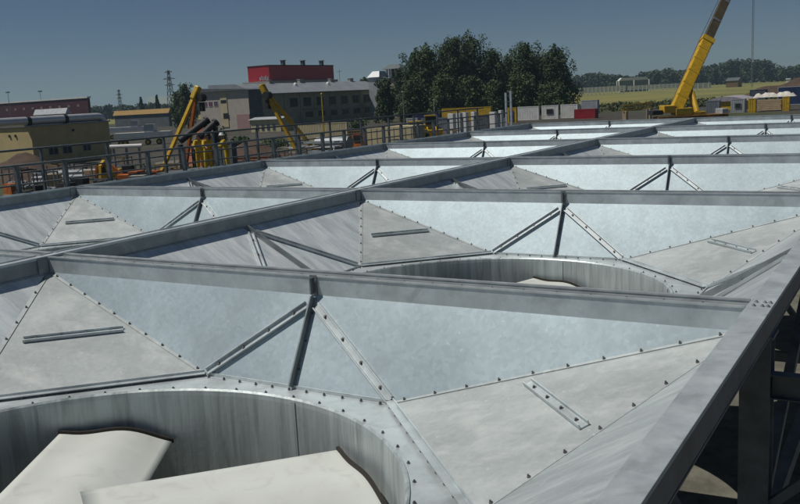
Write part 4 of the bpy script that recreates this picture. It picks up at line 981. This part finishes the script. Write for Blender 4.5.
# ------------------------------------------------------------------ trees
def leafquads(g, c, rx, ry, rz, n, size, shell=.55, cone=0.):
    for _ in range(n):
        while True:
            u = Vector((random.uniform(-1, 1), random.uniform(-1, 1), random.uniform(-1, 1)))
            if shell < u.length < 1: break
        k = 1-cone*max(0, u.z)
        p = Vector(c)+Vector((u.x*rx*k, u.y*ry*k, u.z*rz))
        nrm = (u.normalized()*.7+Vector((random.gauss(0, 1), random.gauss(0, 1), random.gauss(0, 1)+.4))*.5).normalized()
        a = nrm.orthogonal().normalized(); b = nrm.cross(a); t = random.uniform(0, 6.28); s = size*random.uniform(.6, 1.3)
        a2 = (a*math.cos(t)+b*math.sin(t))*s; b2 = (b*math.cos(t)-a*math.sin(t))*s*.62
        g.face([p-a2, p-b2, p+a2*.9, p+b2])
def tree(px, D, ytop, wpx, label, m, group='tall trees behind the yard', name='broadleaf_tree', lean=0, low=.12, n=5200, cone=.35, size=.27):
    p = gp(px, D); H = zat(px, ytop, D)-ZG; R = wpx/2/F_PX*D
    b = thing(name, p, label, 'tree', group)
    g = G(); g.tube(p, p+Vector((0, 0, H*.45)), H*.022, 8, H*.013); g.tube(p+Vector((0, 0, H*.45)), p+Vector((0, 0, H*.9)), H*.013, 6, .03)
    tips = []
    for k in range(16):
        t = k*2.4+px; z = H*(.15+.045*k); r_ = R*random.uniform(.55, .95)*(1-.4*k/16); e = p+Vector((r_*math.cos(t), r_*math.sin(t), min(H*.95, z+H*.16))); tips.append(e)
        g.tube(p+Vector((0, 0, z)), e, H*.008, 5, .02)
    g.build('trunk', BARK, b)
    g = G(); cl = 46
    leafquads(g, p+Vector((0, 0, H*(low+.42))), R*.70, R*.70, H*.40, n//4, size*1.2, .1, .3)
    for e in tips: leafquads(g, e, R*.26, R*.26, R*.36, n//90, size, .1)
    for k in range(cl):
        f = ((k+.5)/cl)**.9; z = H*(low+.03+(.93-low)*f); prof = min(1., max(.10, 1.25*(1-f)))**.7
        t = k*2.39996+px; rr = R*prof*random.uniform(.35, .95); cs = R*random.uniform(.14, .36)
        leafquads(g, p+Vector((rr*math.cos(t), rr*math.sin(t), z)), cs, cs, cs*random.uniform(1.1, 2.0), int(n*.62/cl*(cs/R/.24)**1.6)+8, size*random.uniform(.8, 1.15), .2, .5)
    leafquads(g, p+Vector((0, 0, H*.93)), R*.14, R*.14, H*.07, n//50, size, .1, .6)
    g.build('crown', m, b)
TR = [(385, 205, 80, 24, 'low dark bushy tree at the right end of the office block', 1), (402, 232, 70, 24, 'rounded dark tree just below the lookout tower', 0), (416, 222, 53, 36, 'dark tree forming the left shoulder of the tall tree group', 0),
      (428, 214, 48, 44, 'tall dark tree left of the highest crown', 1), (446, 228, 46, 40, 'tree joining the left shoulder to the highest crown', 0), (457, 212, 38, 46, 'highest and broadest tree crown of the group', 0),
      (473, 218, 38, 44, 'second highest tree, touching the right side of the highest crown', 1), (493, 224, 52, 44, 'broad tree with a sloping crown, two right of the highest one', 1), (510, 230, 57, 46, 'shorter tree filling the dip in the middle of the group', 0), (526, 210, 45, 44, 'tall pointed tree right of the dip in the group', 1),
      (542, 226, 57, 44, 'lower tree between the two right-hand crowns', 0), (557, 208, 50, 46, 'broad rounded tree at the right end of the group', 0), (443, 196, 78, 34, 'lighter green bushy tree in front of the tall trunks', 2), (520, 198, 76, 36, 'lighter green low tree in front of the dip', 2), (470, 198, 80, 40, 'low leafy tree in front of the highest crown', 1), (494, 196, 84, 32, 'low dark bush tree left of the lighter one', 0), (412, 198, 84, 34, 'low dark tree behind the cream truck box', 0), (552, 196, 86, 44, 'low bushy tree behind the white containers', 1)]
for px, D, yt, wp_, lab, k in TR: tree(px, D, yt, wp_, lab, LEAF[k], low=.02, n=9000 if wp_ > 28 else 6500)
tree(187, 250, 84, 22, 'dark round tree behind the first shear legs', LEAF[0], low=.1, n=4000); tree(178, 262, 92, 16, 'dark bush tree at the foot of the larger pylon', LEAF[1], low=.05, n=3000)
def conifer(px, D, ytop, wpx, label):
    p = gp(px, D); H = zat(px, ytop, D)-ZG; R = wpx/2/F_PX*D; b = thing('conifer', p, label, 'tree', 'pointed conifers on the left skyline')
    g = G(); g.tube(p, p+Vector((0, 0, H)), .3, 6, .04); g.build('trunk', BARK, b); g = G()
    for k in range(14):
        f = k/13; leafquads(g, p+Vector((0, 0, H*(.1+.88*f))), R*(1-f*.9), R*(1-f*.9), H*.06, 130, .55, .2)
    g.build('crown', FARLEAF, b)
conifer(142, 420, 98, 10, 'pointed conifer on the skyline, left of two'); conifer(158, 400, 96, 11, 'pointed conifer on the skyline, right of two and taller')
conifer(265, 300, 82.5, 7, 'small pointed conifer showing above the office roof left of the red hall')
tree(366, 300, 79, 14, 'small dark tree behind the long grey roof, left of the silver tower', LEAF[0], n=2200, size=.5); tree(355, 310, 83, 14, 'low dark tree at the far end of the long grey roof', LEAF[1], n=2000, size=.5)
def woods(name, pts, D, label, dens, size=1.5):
    g = G()
    for i in range(len(pts)-1):
        (xa, ya), (xb, yb) = pts[i], pts[i+1]; n = max(1, int((xb-xa)/3.2))
        for k in range(n):
            f = (k+random.random())/n; px = xa+(xb-xa)*f; yt = ya+(yb-ya)*f+random.uniform(-.4, 2.2); dd = D+random.uniform(-30, 60)
            p = gp(px, dd); H = zat(px, yt, dd)-ZG; R = random.uniform(4.5, 8)*D/900
            for q in range(5):
                t = random.uniform(0, 6.28); rr = R*random.uniform(.1, .8); z = H*random.uniform(.2, .8)
                leafquads(g, p+Vector((rr*math.cos(t), rr*math.sin(t), z)), R*.6, R*.6, min(H-z, z)*.9+.5, dens, size*D/900, .3)
            leafquads(g, p+Vector((0, 0, H*.5)), R, R, H*.5, dens*2, size*1.2*D/900, .1)
    tag(g.build(name, FARLEAF), label, 'woods', kind='stuff')
woods('distant_woods', [(572, 78), (585, 73), (595, 71), (606, 74), (618, 75), (632, 76), (640, 73), (648, 70), (662, 67), (676, 69), (690, 67), (712, 64), (725, 60), (735, 58), (750, 59), (765, 59), (776, 63), (781, 70), (790, 66), (800, 63), (830, 61), (880, 60)], 880, 'dark band of woods along the far side of the field', 60)
woods('distant_copse', [(-40, 108), (40, 106), (86, 106), (100, 104), (125, 105), (150, 103), (170, 102), (200, 101)], 650, 'low dark tree line on the far left skyline', 50)
# rough weeds along the near edge of the field
g = G()
for _ in range(420):
    px = random.uniform(560, 720) if random.random() < .8 else random.uniform(720, 860); D = random.uniform(192, 245); p = gp(px, D)
    h = random.uniform(.3, 1.25); leafquads(g, p+Vector((0, 0, h*.5)), h*1.2, h*1.2, h*.6, 26, .32, .1)
tag(g.build('rough_weeds', WEED), 'rough green weeds along the near edge of the field', 'weeds', kind='stuff')

# ------------------------------------------------------------------ poles, bushes and yard clutter
def pole(px, D, ytop, m, label, r=.09):
    p = gp(px, D); z = zat(px, ytop, D); b = thing('pole', p, label, 'pole'); g = G(); g.tube(p, (p.x, p.y, z), r, 8, r*.7); g.build('shaft', m, b)
    g = G(); g.lathe([(0, .12), (.1, .08), (.14, 0), (0, -.02)], (p.x, p.y, z), 10); g.build('finial', m, b)
pole(322, 100, 94, YEL2, 'thin yellow pole in front of the long office windows'); pole(433.5, 130, 100, CONC, 'thin pale concrete pole in front of the tall trees')
pole(403, 105, 92, GRYM, 'thin grey pole standing at the left edge of the tree group')
def bush(px, D, h, r, label, m):
    p = gp(px, D); b = thing('bush', p, label, 'bush', 'green bushes in the yard'); g = G()
    for k in range(4): t = k*1.6; g.tube(p, p+Vector((r*.5*math.cos(t), r*.5*math.sin(t), h*.7)), .05, 5, .02)
    g.build('stems', BARK, b); g = G()
    for k in range(9): t = k*2.4; leafquads(g, p+Vector((r*.6*math.cos(t)*random.random(), r*.6*math.sin(t)*random.random(), h*random.uniform(.3, .75))), r*.55, r*.55, h*.3, 110, .16, .1)
    g.build('foliage', m, b)
bush(217, 130, 3.0, 1.6, 'green bush in front of the pink wall panel', LEAF[2]); bush(236, 118, 1.9, 2.2, 'low green bush right of the dark blue container', LEAF[1]); bush(272, 112, 1.6, 2.4, 'low wide bush in front of the cream annex', LEAF[2]); bush(357, 150, 2.8, 2.0, 'bush behind the brown slatted container', LEAF[0])
def pallet(px, D, rz, m, h):
    p = gp(px, D); b = thing('loaded_pallet', p, 'small loaded wooden pallet standing about in the yard beyond the railing', 'pallet', 'loaded pallets in the yard')
    g = G()
    for k in range(3): g.box(p.x-.6, p.x+.6, p.y-.45+k*.38, p.y-.31+k*.38, ZG, ZG+.12)
    for k in range(5): g.box(p.x-.6+k*.26, p.x-.44+k*.26, p.y-.45, p.y+.45, ZG+.121, ZG+.15)
    g.build('pallet_base', PALEW, b); g = G()
    for k in range(3):
        for q in range(2): g.box(p.x-.55+.56*q, p.x-.02+.56*q, p.y-.40, p.y+.40, ZG+.152+h*k, ZG+.14+h*(k+1))
    g.build('load', m, b); b.rotation_euler.z = rz
PM = [PALEW, BROWN, GRYM, CONC, BLK, ORG]
for px, D in ((3, 66), (14, 58), (31, 62), (46, 70), (58, 60), (72, 64), (86, 72), (131, 62), (149, 70), (154, 58), (170, 62), (236, 66), (246, 72), (277, 74), (286, 68), (323, 62), (352, 74), (366, 70), (393, 80), (440, 100)):
    pallet(px, D, random.uniform(-.6, .6), random.choice(PM), random.uniform(.2, .42))
def crate(px, D, rz, m, sx, sz):
    p = gp(px, D); b = thing('steel_crate', p, 'dark open steel frame crate standing among the clutter beyond the railing', 'crate', 'open steel crates in the yard'); g = G(); t = .09
    for X in (-sx, sx-t):
        for Y in (-.6, .6-t): g.box(p.x+X, p.x+X+t, p.y+Y, p.y+Y+t, ZG, ZG+sz)
    for z in (.15, sz-t):
        for Y in (-.6, .6-t): g.box(p.x-sx+t, p.x+sx-t, p.y+Y+.01, p.y+Y+t-.01, ZG+z, ZG+z+t-.01)
        for X in (-sx, sx-t): g.box(p.x+X+.01, p.x+X+t-.01, p.y-.6+t, p.y+.6-t, ZG+z, ZG+z+t-.01)
    g.bar((p.x-sx+.1, p.y-.54, ZG+.2), (p.x+sx-.1, p.y-.54, ZG+sz-.15), .05, .05); g.build('frame', m, b); g = G()
    for k in range(4): g.tube((p.x-sx+.15+k*.03, p.y-.3+k*.22, ZG+.3+.1*(k % 2)), (p.x+sx-.15, p.y-.3+k*.22, ZG+.3+.1*(k % 2)), .1, 8)
    g.build('bars', BROWN if sx > 1 else GRYM, b); b.rotation_euler.z = rz
for k, (px, D) in enumerate(((8, 74), (20, 70), (38, 66), (52, 76), (66, 68), (80, 78), (92, 66), (112, 80), (127, 74), (138, 64), (146, 78), (160, 70), (176, 82), (183, 64), (232, 76), (243, 62), (256, 72), (268, 66), (281, 82), (292, 74), (341, 66), (356, 68), (398, 84), (453, 108))):
    crate(px, D, random.uniform(-.5, .5), [COLS, BLK, SLATE, BROWN][k % 4], random.uniform(.7, 1.5), random.uniform(.9, 1.9))
def pipe_stack(px, D, L, r, m, label):
    p = gp(px, D); b = thing('pipe_stack', p, label, 'pipes', 'pipe stacks in the yard'); d = Vector((math.cos(.4), math.sin(.4), 0)); nn = Vector((-d.y, d.x, 0)); 
    for row in range(3):
        for k in range(5-row):
            c_ = p+nn*((k-(4-row)/2)*2.02*r)+Vector((0, 0, r+.12+row*1.74*r)); g = G(); g.tube(c_-d*L/2, c_+d*L/2, r, 12); g.build('pipe', m, b)
    g = G()
    for t in (-.35, .35): g.bar(p+d*(L*t)-nn*r*5.4, p+d*(L*t)+nn*r*5.4, .15, .12)
    g.build('bearer', PALEW, b)
pipe_stack(62, 74, 6, .2, GRYM, 'stack of grey steel pipes on bearers in front of the tan shed'); pipe_stack(250, 84, 5, .16, mat('rusty_pipe', (.14, .06, .03), .8, 0, .3, 3.), 'stack of rusty pipes on bearers behind the railing, right of the workers')

container(474.5, 488, 489, 134, 2.3, SLATE, 'dark slate container filling the gap in the row of white tanks')
container(420, 446, 447, 138, 2.2, GRYM, 'grey ribbed container just left of the white tank row')
# ------------------------------------------------------------------ air
hz = G(); hz.box(-4600, 4600, -4600, 4600, ZG-1, 90)
hm = bpy.data.materials.new('air_haze'); hm.use_nodes = True; n = hm.node_tree.nodes; n.remove(n['Principled BSDF'])
pvn = n.new('ShaderNodeVolumePrincipled'); pvn.inputs['Color'].default_value = (.55, .80, .95, 1); pvn.inputs['Density'].default_value = .0002; pvn.inputs['Anisotropy'].default_value = .2
hm.node_tree.links.new(pvn.outputs[0], n['Material Output'].inputs['Volume'])
tag(hz.build('haze', hm), kind='stuff')
